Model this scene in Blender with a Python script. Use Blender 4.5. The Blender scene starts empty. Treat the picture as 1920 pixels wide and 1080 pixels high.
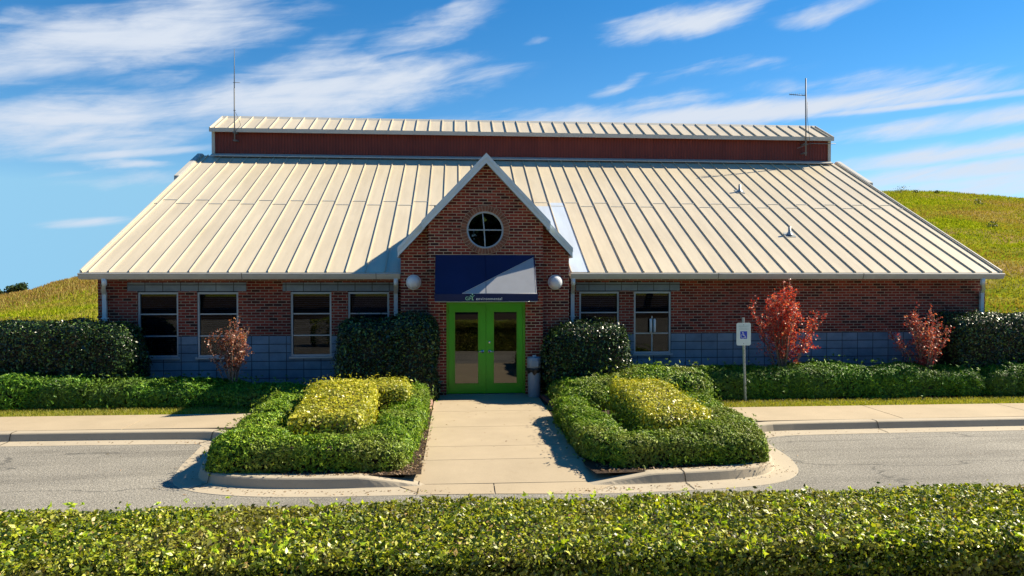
import bpy, math, random
import numpy as np
from math import radians as R, sin, cos, pi, sqrt
from mathutils import Vector, Matrix
random.seed(7); rng = np.random.default_rng(7)
S = bpy.context.scene; COL = S.collection

# ------------------------------------------------------------------ camera
TH = R(4.4); CAMH = 2.75
cam = bpy.data.cameras.new('camera'); camo = bpy.data.objects.new('camera', cam); COL.objects.link(camo)
camo.location = (0, 0, CAMH); camo.rotation_euler = (R(90 - 0.94), 0, -TH)
cam.sensor_width = 36; cam.lens = 36 * 1346 / 1920; cam.clip_end = 6000; cam.clip_start = .05
S.camera = camo
# ------------------------------------------------------------------ light
SUNV = Vector((1.16, .345, 1.0)).normalized()
SUN_EL = math.asin(SUNV.z); SUN_AZ = math.atan2(SUNV.x, SUNV.y)
sun = bpy.data.lights.new('sun', 'SUN'); sun.energy = 4.8; sun.angle = R(.5); sun.color = (1, .88, .68)
suno = bpy.data.objects.new('sun', sun); COL.objects.link(suno)
suno.rotation_euler = (-SUNV).to_track_quat('-Z', 'Y').to_euler(); suno.location = (30, 10, 40)
S.view_settings.view_transform = 'Standard'; S.view_settings.look = 'None'; S.view_settings.gamma = 1
S.view_settings.exposure = 1.18
SKY_STRENGTH = .060

W = bpy.data.worlds.new('World'); S.world = W; W.use_nodes = True
nt = W.node_tree; N = nt.nodes; Lk = nt.links; N.clear()
def nd(t, tree=None, **k):
    n = (tree or nt).nodes.new(t)
    for a, v in k.items(): setattr(n, a, v)
    return n
def pix_dir(x, y):          # photo point -> azimuth, elevation of the real sky
    u = (x - 960) / 1346; v = (540 - y) / 1346; p = R(-.94)
    d = Vector((0, cos(p), sin(p))) + Vector((1, 0, 0)) * u + Vector((0, -sin(p), cos(p))) * v
    return math.atan2(d.x, d.y) + TH, math.atan2(d.z, math.hypot(d.x, d.y))
def build_sky():
    tc = nd('ShaderNodeTexCoord')
    sep = nd('ShaderNodeSeparateXYZ'); Lk.new(tc.outputs['Generated'], sep.inputs[0])
    def M(op, a, b=None, c=None):
        n = nd('ShaderNodeMath', operation=op)
        for i, v in enumerate((a, b, c)):
            if v is None: continue
            if isinstance(v, (int, float)): n.inputs[i].default_value = v
            else: Lk.new(v, n.inputs[i])
        return n.outputs[0]
    zc = M('MAXIMUM', sep.outputs[2], .11)
    cb = nd('ShaderNodeCombineXYZ'); Lk.new(sep.outputs[0], cb.inputs[0]); Lk.new(sep.outputs[1], cb.inputs[1]); Lk.new(zc, cb.inputs[2])
    sky = nd('ShaderNodeTexSky', sky_type='NISHITA'); sky.sun_disc = False
    sky.sun_elevation = SUN_EL; sky.sun_rotation = SUN_AZ; sky.air_density = 1.0; sky.dust_density = 0; sky.ozone_density = 3.5
    Lk.new(cb.outputs[0], sky.inputs[0])
    hs = nd('ShaderNodeHueSaturation'); hs.inputs['Value'].default_value = 1.05; hs.inputs['Saturation'].default_value = 1.36; hs.inputs['Hue'].default_value = .500
    Lk.new(sky.outputs[0], hs.inputs['Color'])
    az = M('ARCTAN2', sep.outputs[0], sep.outputs[1]); el = M('ARCSINE', sep.outputs[2])
    P = nd('ShaderNodeCombineXYZ'); Lk.new(az, P.inputs[0]); Lk.new(el, P.inputs[1])
    # wisps are drawn out along the wind: stretch the noise in azimuth, tilt a little
    mp = nd('ShaderNodeMapping', vector_type='TEXTURE'); mp.inputs['Rotation'].default_value = (0, 0, R(9)); mp.inputs['Scale'].default_value = (.26, .036, 1)
    Lk.new(P.outputs[0], mp.inputs[0])
    n1 = nd('ShaderNodeTexNoise'); n1.inputs['Scale'].default_value = 1.6; n1.inputs['Detail'].default_value = 9; n1.inputs['Roughness'].default_value = .62; n1.inputs['Distortion'].default_value = .6
    Lk.new(mp.outputs[0], n1.inputs['Vector'])
    mp2 = nd('ShaderNodeMapping', vector_type='TEXTURE'); mp2.inputs['Rotation'].default_value = (0, 0, R(24)); mp2.inputs['Scale'].default_value = (.07, .016, 1)
    Lk.new(P.outputs[0], mp2.inputs[0])
    n2 = nd('ShaderNodeTexNoise'); n2.inputs['Scale'].default_value = 1.0; n2.inputs['Detail'].default_value = 6; n2.inputs['Roughness'].default_value = .6
    Lk.new(mp2.outputs[0], n2.inputs['Vector'])
    n3 = nd('ShaderNodeTexNoise'); n3.inputs['Scale'].default_value = 9; n3.inputs['Detail'].default_value = 5
    Lk.new(P.outputs[0], n3.inputs['Vector'])
    w = nd('ShaderNodeVectorMath', operation='SUBTRACT'); Lk.new(n3.outputs['Color'], w.inputs[0]); w.inputs[1].default_value = (.5, .5, .5)
    w2 = nd('ShaderNodeVectorMath', operation='SCALE'); Lk.new(w.outputs[0], w2.inputs[0]); w2.inputs['Scale'].default_value = .05
    pw = nd('ShaderNodeVectorMath', operation='ADD'); Lk.new(P.outputs[0], pw.inputs[0]); Lk.new(w2.outputs[0], pw.inputs[1])
    streaks = [  # x0 y0 x1 y1 thickness strength (photo pixels), warped?
        (-320, 128, 640, -8, 62, 1.1, 1), (-200, 60, 300, 0, 26, .5, 1), (160, 208, 985, 120, 62, 1.15, 1), (430, 128, 900, 112, 34, .8, 1), (-320, 255, 470, 186, 56, .95, 1), (-200, 270, 480, 236, 38, .8, 1),
        (470, 128, 720, 62, 34, .5, 1), (660, 100, 950, -5, 42, .75, 1), (170, 162, 400, 118, 20, .6, 1), (20, 303, 450, 270, 11, 1.0, 0), (130, 304, 350, 297, 13, .7, 1), (30, 342, 450, 310, 20, .5, 1), (50, 424, 275, 410, 10, .7, 0),
        (1115, 68, 1460, -2, 38, 1.15, 1), (1430, 46, 1680, -2, 24, .75, 1), (968, 78, 1050, 57, 11, .65, 1), (1095, 175, 1225, 137, 14, .65, 1), (1150, 158, 1540, 104, 20, .4, 1),
        (760, 232, 2150, 118, 27, 1.25, 0), (860, 222, 1400, 185, 24, .8, 1), (1280, 236, 2200, 132, 8, 1.0, 0), (1320, 175, 2000, 105, 26, .45, 1), (1500, 268, 2300, 150, 21, 1.0, 0),
        (1480, 322, 2300, 215, 24, 1.0, 0), (1480, 352, 2300, 262, 24, .95, 0), (1500, 385, 2300, 290, 34, .8, 0),
        (-700, 60, -150, 200, 100, .9, 1), (2050, 60, 2700, 0, 80, .8, 1), (-200, -320, 1500, -500, 120, .8, 1)]
    acc = None
    for (x0, y0, x1, y1, t, s, wp) in streaks:
        a0, e0 = pix_dir(x0, y0); a1, e1 = pix_dir(x1, y1)
        m = nd('ShaderNodeMapping', vector_type='TEXTURE')
        m.inputs['Location'].default_value = ((a0 + a1) / 2, (e0 + e1) / 2, 0)
        m.inputs['Rotation'].default_value = (0, 0, math.atan2(e1 - e0, a1 - a0))
        m.inputs['Scale'].default_value = (math.hypot(a1 - a0, e1 - e0) / 2 * 1.08, t * 1.06 / 1346, 1)
        Lk.new((pw if wp else P).outputs[0], m.inputs[0])
        ln = nd('ShaderNodeVectorMath', operation='LENGTH'); Lk.new(m.outputs[0], ln.inputs[0])
        r = nd('ShaderNodeMapRange', interpolation_type='SMOOTHSTEP'); r.inputs['From Min'].default_value = 1.15; r.inputs['From Max'].default_value = .1
        r.inputs['To Min'].default_value = 0; r.inputs['To Max'].default_value = s; Lk.new(ln.outputs['Value'], r.inputs['Value'])
        acc = r.outputs[0] if acc is None else M('MAXIMUM', acc, r.outputs[0])
    fib = M('ADD', M('MULTIPLY', n1.outputs['Fac'], .72), M('MULTIPLY', n2.outputs['Fac'], .28))
    k = M('ADD', acc, M('MULTIPLY', M('SUBTRACT', fib, .5), 2.3))
    r = nd('ShaderNodeMapRange', interpolation_type='SMOOTHSTEP'); Lk.new(k, r.inputs['Value'])
    r.inputs['From Min'].default_value = .0; r.inputs['From Max'].default_value = 1.3
    gate = nd('ShaderNodeMapRange', interpolation_type='SMOOTHSTEP'); Lk.new(acc, gate.inputs['Value']); gate.inputs['From Max'].default_value = .3
    cov = M('MULTIPLY', r.outputs[0], gate.outputs[0])
    mx = nd('ShaderNodeMix', data_type='RGBA'); Lk.new(cov, mx.inputs['Factor']); Lk.new(hs.outputs[0], mx.inputs['A'])
    mx.inputs['B'].default_value = (5.2, 5.75, 6.6, 1)
    bg = nd('ShaderNodeBackground'); bg.inputs['Strength'].default_value = SKY_STRENGTH; Lk.new(mx.outputs['Result'], bg.inputs[0])
    out = nd('ShaderNodeOutputWorld'); Lk.new(bg.outputs[0], out.inputs[0])
build_sky()

# ------------------------------------------------------------------ materials
def material(name, build):
    m = bpy.data.materials.new(name); m.use_nodes = True; t = m.node_tree; t.nodes.clear()
    out = t.nodes.new('ShaderNodeOutputMaterial')
    class K:
        def n(s, ty, **k):
            q = t.nodes.new(ty)
            for a, v in k.items(): setattr(q, a, v)
            return q
        def link(s, a, b): t.links.new(a, b)
        def math(s, op, a, b=None, c=None):
            q = t.nodes.new('ShaderNodeMath'); q.operation = op
            for i, v in enumerate((a, b, c)):
                if v is None: continue
                if isinstance(v, (int, float)): q.inputs[i].default_value = v
                else: t.links.new(v, q.inputs[i])
            return q.outputs[0]
        def pos(s, scale=(1, 1, 1), rot=(0, 0, 0), loc=(0, 0, 0)):
            g = t.nodes.new('ShaderNodeNewGeometry'); mp = t.nodes.new('ShaderNodeMapping')
            mp.inputs['Scale'].default_value = scale; mp.inputs['Rotation'].default_value = rot; mp.inputs['Location'].default_value = loc
            t.links.new(g.outputs['Position'], mp.inputs[0]); return mp.outputs[0]
        def noise(s, v, scale, detail=4, rough=.55, dist=0):
            q = t.nodes.new('ShaderNodeTexNoise'); q.inputs['Scale'].default_value = scale; q.inputs['Detail'].default_value = detail
            q.inputs['Roughness'].default_value = rough; q.inputs['Distortion'].default_value = dist; t.links.new(v, q.inputs['Vector']); return q.outputs['Fac']
        def ramp(s, f, pts):
            q = t.nodes.new('ShaderNodeValToRGB'); e = q.color_ramp.elements
            while len(e) > 2: e.remove(e[-1])
            for i, (p, c) in enumerate(pts):
                x = e[i] if i < 2 else e.new(p)
                x.position = p; x.color = (*c, 1) if len(c) == 3 else c
            t.links.new(f, q.inputs[0]); return q.outputs[0]
        def mix(s, f, a, b, mode='MIX'):
            q = t.nodes.new('ShaderNodeMix'); q.data_type = 'RGBA'; q.blend_type = mode
            for k_, v in (('Factor', f), ('A', a), ('B', b)):
                if isinstance(v, (int, float)): q.inputs[k_].default_value = v
                elif isinstance(v, tuple): q.inputs[k_].default_value = (*v, 1)
                else: t.links.new(v, q.inputs[k_])
            return q.outputs['Result']
        def bump(s, h, dist, strength=1):
            q = t.nodes.new('ShaderNodeBump'); q.inputs['Distance'].default_value = dist; q.inputs['Strength'].default_value = strength
            t.links.new(h, q.inputs['Height']); return q.outputs[0]
        def bsdf(s, color, rough=.6, normal=None, metal=0, spec=.5, **kw):
            q = t.nodes.new('ShaderNodeBsdfPrincipled')
            for k_, v in (('Base Color', color), ('Roughness', rough), ('Metallic', metal), ('Specular IOR Level', spec)):
                if isinstance(v, (int, float)): q.inputs[k_].default_value = v
                elif isinstance(v, tuple): q.inputs[k_].default_value = (*v, 1)
                else: t.links.new(v, q.inputs[k_])
            for k_, v in kw.items(): q.inputs[k_.replace('_', ' ')].default_value = v
            if normal is not None: t.links.new(normal, q.inputs['Normal'])
            return q.outputs[0]
    k = K(); k.link(build(k), out.inputs['Surface']); return m

def simple(name, c, rough=.5, metal=0, spec=.5, var=.15, scale=6, bump=0, bscale=60):
    def f(k):
        p = k.pos(); n = k.noise(p, scale, 6, .6)
        lo = tuple(x * (1 - var) for x in c); hi = tuple(min(1, x * (1 + var)) for x in c)
        col = k.ramp(n, [(.3, lo), (.7, hi)])
        nm = k.bump(k.noise(p, bscale, 3), bump) if bump else None
        return k.bsdf(col, rough, nm, metal, spec)
    return material(name, f)

def brick_mat(name, tint=1.0, mortar=(.42, .32, .24)):
    def f(k):
        g = k.n('ShaderNodeNewGeometry'); sp = k.n('ShaderNodeSeparateXYZ'); k.link(g.outputs['Position'], sp.inputs[0])
        nn = k.n('ShaderNodeSeparateXYZ'); k.link(g.outputs['True Normal'], nn.inputs[0])
        side = k.math('GREATER_THAN', k.math('ABSOLUTE', nn.outputs[0]), .5)
        xx = k.math('ADD', k.math('MULTIPLY', sp.outputs[0], k.math('SUBTRACT', 1, side)), k.math('MULTIPLY', sp.outputs[1], side))
        cb = k.n('ShaderNodeCombineXYZ'); k.link(xx, cb.inputs[0]); k.link(sp.outputs[2], cb.inputs[1])
        b = k.n('ShaderNodeTexBrick'); k.link(cb.outputs[0], b.inputs[0]); b.offset = .5
        b.inputs['Scale'].default_value = 1; b.inputs['Brick Width'].default_value = .203; b.inputs['Row Height'].default_value = .0677
        b.inputs['Mortar Size'].default_value = .0085; b.inputs['Mortar Smooth'].default_value = .15; b.inputs['Bias'].default_value = 0
        b.inputs['Color1'].default_value = (0, 0, 0, 1); b.inputs['Color2'].default_value = (1, 1, 1, 1); b.inputs['Mortar'].default_value = (.5, .5, .5, 1)
        base = k.ramp(b.outputs['Color'], [(0, tuple(tint * x for x in (.055, .015, .012))), (.25, tuple(tint * x for x in (.15, .022, .016))), (.6, tuple(tint * x for x in (.27, .038, .025))), (1, tuple(tint * x for x in (.38, .07, .042)))])
        p = k.pos(); n = k.noise(p, 1.1, 5, .6); grain = k.noise(p, 90, 3, .6)
        base = k.mix(.35, base, k.ramp(grain, [(.3, (.45, .45, .45)), (.7, (1, 1, 1))]), 'MULTIPLY')
        mor = k.ramp(k.noise(p, 14, 4), [(.3, tuple(x * .75 for x in mortar)), (.7, mortar)])
        col = k.mix(b.outputs['Fac'], base, mor)
        col = k.mix(.45, col, k.ramp(n, [(.35, (.55, .52, .52)), (.65, (1, 1, 1))]), 'MULTIPLY')
        h = k.math('SUBTRACT', k.math('MULTIPLY', grain, .3), b.outputs['Fac'])
        return k.bsdf(col, .85, k.bump(h, .006), 0, .3)
    return material(name, f)

def block_mat(name, width=.406, height=.203):
    def f(k):
        g = k.n('ShaderNodeNewGeometry'); sp = k.n('ShaderNodeSeparateXYZ'); k.link(g.outputs['Position'], sp.inputs[0])
        cb = k.n('ShaderNodeCombineXYZ'); k.link(sp.outputs[0], cb.inputs[0]); k.link(k.math('ADD', sp.outputs[2], .092), cb.inputs[1])
        b = k.n('ShaderNodeTexBrick'); k.link(cb.outputs[0], b.inputs[0]); b.offset = 0
        b.inputs['Scale'].default_value = 1; b.inputs['Brick Width'].default_value = width; b.inputs['Row Height'].default_value = height
        b.inputs['Mortar Size'].default_value = .009; b.inputs['Mortar Smooth'].default_value = .1; b.inputs['Bias'].default_value = 0
        b.inputs['Color1'].default_value = (.20, .27, .35, 1); b.inputs['Color2'].default_value = (.29, .37, .45, 1); b.inputs['Mortar'].default_value = (.09, .10, .11, 1)
        p = k.pos(); n = k.noise(p, 2.3, 6, .65); gr = k.noise(p, 70, 4, .7)
        col = k.mix(.55, b.outputs['Color'], k.ramp(n, [(.35, (.5, .5, .52)), (.62, (1, 1, 1))]), 'MULTIPLY')
        col = k.mix(.4, col, k.ramp(gr, [(.35, (.55, .55, .55)), (.65, (1, 1, 1))]), 'MULTIPLY')
        h = k.math('SUBTRACT', k.math('MULTIPLY', gr, .6), b.outputs['Fac'])
        return k.bsdf(col, .85, k.bump(h, .008), 0, .3)
    return material(name, f)

def roof_mat(name, c, rough=.42, spec=.4):
    def f(k):
        g = k.n('ShaderNodeNewGeometry'); sp = k.n('ShaderNodeSeparateXYZ'); k.link(g.outputs['Position'], sp.inputs[0])
        pid = k.math('FLOOR', k.math('DIVIDE', k.math('ADD', sp.outputs[0], 8.33), .4424))
        wn = k.n('ShaderNodeTexWhiteNoise', noise_dimensions='1D'); k.link(pid, wn.inputs['W'])
        p = k.pos((1, .35, .35)); n = k.noise(p, 1.6, 6, .6); n2 = k.noise(k.pos((8, .6, .6)), 1, 4, .6)
        col = k.ramp(n, [(.3, tuple(x * .9 for x in c)), (.7, tuple(min(1, x * 1.04) for x in c))])
        col = k.mix(.25, col, k.ramp(n2, [(.35, (.75, .72, .68)), (.6, (1, 1, 1))]), 'MULTIPLY')
        col = k.mix(.16, col, k.ramp(wn.outputs['Value'], [(0, (.72, .70, .66)), (1, (1, 1, 1))]), 'MULTIPLY')
        return k.bsdf(col, rough, k.bump(k.noise(k.pos((1, .5, .5)), 3.0, 2), .004), 0, spec)
    return material(name, f)

def leaf_mat(name, pts, trans=.35, rough=.4, spec=.5, patch=None):
    def f(k):
        g = k.n('ShaderNodeNewGeometry')
        col = k.ramp(g.outputs['Random Per Island'], pts)
        if patch:
            n = k.noise(k.pos(), patch[0], 3, .55)
            col = k.mix(k.math('MULTIPLY', k.ramp(n, [(.46, (0, 0, 0)), (.62, (1, 1, 1))]), patch[2]), col, patch[1])
        a = k.bsdf(col, rough, None, 0, spec)
        tcol = k.mix(1.0, col, (1.5, 1.45, .55), 'MULTIPLY')
        tr = k.n('ShaderNodeBsdfTranslucent'); k.link(tcol, tr.inputs[0])
        m = k.n('ShaderNodeMixShader'); m.inputs[0].default_value = trans; k.link(a, m.inputs[1]); k.link(tr.outputs[0], m.inputs[2]); return m.outputs[0]
    return material(name, f)

def glass_mat(name, refl, tint):
    def f(k):
        gl = k.n('ShaderNodeBsdfGlossy'); gl.inputs['Roughness'].default_value = .015; gl.inputs['Color'].default_value = (1, 1, 1, 1)
        tr = k.n('ShaderNodeBsdfTransparent'); tr.inputs[0].default_value = (*tint, 1)
        lw = k.n('ShaderNodeFresnel'); lw.inputs['IOR'].default_value = 1.5
        m = k.n('ShaderNodeMixShader'); k.link(k.math('MULTIPLY', lw.outputs[0], refl), m.inputs[0]); k.link(tr.outputs[0], m.inputs[1]); k.link(gl.outputs[0], m.inputs[2]); return m.outputs[0]
    return material(name, f)

def ground_like(name, pts, scales, bump, rough=.9, streak=None):
    def f(k):
        p = k.pos(); a = k.noise(p, scales[0], 6, .6); b = k.noise(p, scales[1], 5, .7)
        v = k.math('ADD', k.math('MULTIPLY', a, .55), k.math('MULTIPLY', b, .45))
        return k.bsdf(k.ramp(v, pts), rough, k.bump(k.noise(p, scales[2], 3, .7), bump), 0, .25)
    return material(name, f)

def concrete(name, c, joints=None):
    def f(k):
        p = k.pos(); a = k.noise(p, .9, 6, .65); b = k.noise(p, 60, 4, .7)
        col = k.ramp(a, [(.3, tuple(x * .84 for x in c)), (.68, c)])
        col = k.mix(.35, col, k.ramp(b, [(.3, (.72, .70, .68)), (.7, (1, 1, 1))]), 'MULTIPLY')
        st = k.noise(p, 3.1, 7, .7)
        col = k.mix(k.math('MULTIPLY', k.ramp(st, [(.6, (0, 0, 0)), (.78, (1, 1, 1))]), .5), col, (c[0] * .50, c[1] * .42, c[2] * .33))
        return k.bsdf(col, .85, k.bump(b, .002), 0, .3)
    return material(name, f)

MT = {}
MT['brick'] = brick_mat('brick')
MT['brick_porch'] = brick_mat('porch_brick', 1.05, (.58, .43, .29))
MT['block'] = block_mat('concrete_block')
MT['lintel'] = block_mat('lintel_block')
MT['roof'] = roof_mat('beige_metal_roof', (.64, .56, .41), .36, .5)
MT['pale_panel'] = roof_mat('pale_blue_metal', (.52, .60, .70), .35)
MT['trim'] = simple('painted_metal_trim', (.50, .48, .42), .45, var=.06)
MT['gutter'] = simple('gutter_metal', (.46, .45, .42), .4, var=.08)
MT['rake'] = simple('grey_blue_trim', (.60, .68, .72), .45, var=.06)
MT['white'] = simple('white_paint', (.75, .76, .77), .4, var=.05)
MT['alu'] = simple('window_aluminium', (.36, .42, .48), .35, metal=.3, var=.06)
MT['mast'] = simple('weathered_mast', (.13, .14, .15), .6)
MT['black'] = simple('black_plastic', (.012, .012, .014), .4)
MT['inside'] = simple('dark_interior', (.02, .02, .022), .9)
MT['blind'] = simple('blind_slats', (.22, .24, .26), .6)
MT['blind_light'] = simple('pale_blind_slats', (.55, .60, .66), .5)
MT['glass'] = glass_mat('window_glass', .8, (.42, .46, .52))
MT['door_glass'] = glass_mat('door_glass', 2.3, (.06, .065, .07))
MT['green'] = simple('green_door_paint', (.055, .40, .006), .38, var=.08, scale=2)
MT['green_dark'] = simple('green_frame_paint', (.08, .36, .008), .42, var=.1, scale=2)
MT['steel'] = simple('steel', (.62, .62, .62), .25, metal=1, var=.1)
MT['galv'] = simple('galvanised_steel', (.40, .43, .42), .45, metal=.6, var=.15, scale=20)
MT['soil'] = ground_like('mulch', [(.3, (.018, .012, .008)), (.55, (.05, .032, .02)), (.72, (.12, .08, .05))], (2, 40, 60), .02)
def asphalt(k):
    p = k.pos(); a = k.noise(p, .35, 6, .65); b = k.noise(p, 34, 4, .8); c = k.noise(k.pos((.25, 1.6, 1)), 1.2, 6, .7)
    v = k.n('ShaderNodeTexVoronoi'); v.inputs['Scale'].default_value = 55; k.link(p, v.inputs['Vector'])
    col = k.ramp(b, [(.32, (.12, .114, .098)), (.5, (.25, .236, .20)), (.68, (.46, .43, .37))])
    col = k.mix(.45, col, k.ramp(a, [(.38, (.55, .55, .56)), (.62, (1, 1, 1))]), 'MULTIPLY')
    col = k.mix(.5, col, k.ramp(c, [(.36, (.55, .55, .55)), (.56, (1, 1, 1))]), 'MULTIPLY')
    cr = k.n('ShaderNodeTexVoronoi', feature='DISTANCE_TO_EDGE'); cr.inputs['Scale'].default_value = .33; q = k.pos((.5, 1.7, 1))
    q2 = k.n('ShaderNodeVectorMath', operation='ADD'); k.link(q, q2.inputs[0]); nz = k.n('ShaderNodeTexNoise'); nz.inputs['Scale'].default_value = 1.7; nz.inputs['Detail'].default_value = 6; k.link(q, nz.inputs['Vector']); k.link(nz.outputs['Color'], q2.inputs[1]); k.link(q2.outputs[0], cr.inputs['Vector'])
    col = k.mix(k.math('MULTIPLY', k.ramp(cr.outputs['Distance'], [(.0, (1, 1, 1)), (.010, (0, 0, 0))]), .75), col, (.06, .06, .055))
    return k.bsdf(col, .9, k.bump(k.math('ADD', b, v.outputs['Distance']), .006), 0, .3)
MT['asphalt'] = material('worn_asphalt', asphalt)
MT['concrete'] = concrete('concrete_walk', (.44, .36, .245))
MT['kerb'] = concrete('kerb_concrete', (.45, .39, .29))
MT['lamp'] = simple('lamp_acrylic', (.72, .74, .76), .12, var=.03)
MT['sign'] = simple('sign_white', (.66, .74, .72), .4, var=.05)
MT['blue'] = simple('sign_blue', (.02, .06, .50), .4, var=.05)
MT['green_text'] = simple('faded_green_ink', (.42, .56, .52), .5)
MT['text_white'] = simple('text_white', (.85, .88, .86), .5)
MT['text_green'] = simple('text_green', (.35, .72, .45), .5)
MT['bin'] = simple('bin_plastic', (.24, .30, .38), .45, var=.08)
MT['edging'] = brick_mat('edging_brick', 1.0)
MT['edging'] = simple('red_edging_brick', (.24, .07, .05), .8, var=.4, scale=14, bump=.004)
MT['pink_edging'] = simple('pink_edging_brick', (.45, .27, .21), .8, var=.2, scale=14, bump=.004)
MT['bark'] = simple('bark', (.20, .155, .12), .85, var=.35, scale=25, bump=.01)
MT['twig'] = simple('dark_twigs', (.035, .025, .015), .9, var=.4, scale=30)

def siding(k):
    g = k.n('ShaderNodeNewGeometry'); sp = k.n('ShaderNodeSeparateXYZ'); k.link(g.outputs['Position'], sp.inputs[0])
    w = k.math('FRACT', k.math('DIVIDE', sp.outputs[0], .1))
    tri = k.math('ABSOLUTE', k.math('SUBTRACT', w, .5))
    p = k.pos((1, 1, .2)); n = k.noise(p, 3, 5, .6)
    col = k.ramp(n, [(.3, (.13, .022, .014)), (.7, (.19, .035, .02))])
    col = k.mix(.55, col, k.ramp(tri, [(.36, (1, 1, 1)), (.44, (.32, .30, .30))]), 'MULTIPLY')
    return k.bsdf(col, .55, k.bump(tri, .02), 0, .35)
MT['siding'] = material('dark_red_ribbed_siding', siding)
def vinyl(k):
    p = k.pos(); n = k.noise(p, 1.2, 4)
    col = k.ramp(n, [(.3, (.006, .012, .06)), (.7, (.009, .017, .08))])
    return k.bsdf(col, .62, k.bump(k.noise(p, 500, 2), .0004), 0, .35)
MT['vinyl'] = material('navy_awning_vinyl', vinyl)

MT['awning_grey'] = simple('pale_grey_awning', (.34, .35, .37), .5, var=.04)
def hillgrass(k):
    p = k.pos(); sp = k.n('ShaderNodeSeparateXYZ'); k.link(p, sp.inputs[0])
    a = k.noise(k.pos((1, 1, 3)), .09, 6, .62); b = k.noise(p, 1.3, 6, .7); c = k.noise(p, .35, 4, .6)
    col = k.ramp(b, [(.32, (.11, .16, .006)), (.52, (.21, .26, .010)), (.7, (.33, .36, .02))])
    dry = k.ramp(b, [(.3, (.22, .15, .05)), (.7, (.36, .25, .10))])
    col = k.mix(k.ramp(a, [(.47, (0, 0, 0)), (.58, (1, 1, 1))]), col, dry)
    col = k.mix(k.math('MULTIPLY', k.ramp(c, [(.5, (0, 0, 0)), (.7, (1, 1, 1))]), .6), col, (.08, .14, .012))
    # drier, redder growth along the crest on the building's left
    h = k.math('SUBTRACT', k.math('ADD', sp.outputs[2], k.math('MULTIPLY', b, .8)), k.math('MULTIPLY', k.math('ADD', sp.outputs[0], 48), .2))
    left = k.math('LESS_THAN', sp.outputs[0], -15)
    dr = k.n('ShaderNodeMapRange'); k.link(sp.outputs[1], dr.inputs['Value']); dr.inputs['From Min'].default_value = 66; dr.inputs['From Max'].default_value = 84
    col = k.mix(k.math('MULTIPLY', k.math('MULTIPLY', dr.outputs[0], left), k.math('ADD', .4, b)), col, (.33, .17, .08))
    return k.bsdf(col, 1.0, k.bump(b, .25, .8), 0, 0)
MT['hill'] = material('hill_grass', hillgrass)

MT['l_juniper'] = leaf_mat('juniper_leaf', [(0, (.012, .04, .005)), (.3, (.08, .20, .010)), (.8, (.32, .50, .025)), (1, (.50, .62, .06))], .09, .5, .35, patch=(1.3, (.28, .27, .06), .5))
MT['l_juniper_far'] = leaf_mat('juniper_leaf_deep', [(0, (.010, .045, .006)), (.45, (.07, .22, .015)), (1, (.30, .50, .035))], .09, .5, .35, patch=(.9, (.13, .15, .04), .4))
MT['l_yellow'] = leaf_mat('gold_leaf', [(0, (.18, .21, .015)), (.4, (.42, .43, .03)), (.8, (.64, .60, .05)), (1, (.74, .64, .16))], .22, .4, .5, patch=(1.6, (.22, .26, .03), .5))
MT['l_holly'] = leaf_mat('holly_leaf', [(0, (.003, .009, .003)), (.55, (.011, .030, .008)), (.8, (.05, .11, .02)), (1, (.14, .24, .05))], .10, .33, .5)
MT['l_hedge'] = leaf_mat('hedge_leaf', [(0, (.02, .045, .006)), (.35, (.07, .12, .010)), (.62, (.24, .30, .015)), (.85, (.50, .54, .03)), (.95, (.64, .62, .16)), (1, (.45, .26, .12))], .24, .40, .4, patch=(1.1, (.24, .19, .06), .45))
MT['l_red'] = leaf_mat('red_leaf', [(0, (.22, .02, .02)), (.5, (.50, .035, .035)), (.78, (.66, .10, .05)), (1, (.75, .38, .33))], .4, .45, .5)
MT['l_orange'] = leaf_mat('orange_brown_leaf', [(0, (.08, .025, .015)), (.4, (.24, .06, .035)), (.75, (.38, .14, .09)), (1, (.5, .36, .31))], .35, .45, .5)
MT['l_mixed'] = leaf_mat('red_pink_leaf', [(0, (.14, .02, .02)), (.5, (.40, .045, .05)), (.82, (.5, .14, .10)), (1, (.62, .36, .34))], .35, .45, .5)
MT['l_tree'] = leaf_mat('tree_leaf', [(0, (.015, .035, .01)), (.6, (.035, .07, .018)), (1, (.07, .12, .03))], .25, .5, .4)
MT['l_grass'] = leaf_mat('lawn_blade', [(0, (.13, .15, .02)), (.5, (.24, .25, .035)), (1, (.42, .36, .09))], .35, .6, .3)
MT['l_dry'] = leaf_mat('dry_leaf', [(0, (.16, .10, .06)), (1, (.42, .30, .2))], .2, .7, .3)

# ------------------------------------------------------------------ builders
def tag(o, label=None, cat=None, group=None, kind=None):
    if label: o['label'] = label
    if cat: o['category'] = cat
    if group: o['group'] = group
    if kind: o['kind'] = kind
    return o
WLOC = {}
def empty(name, loc, label, cat, group=None):
    o = bpy.data.objects.new(name, None); COL.objects.link(o); o.location = loc; o.empty_display_size = .2
    WLOC[o.name] = Vector(loc); return tag(o, label, cat, group)

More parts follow.
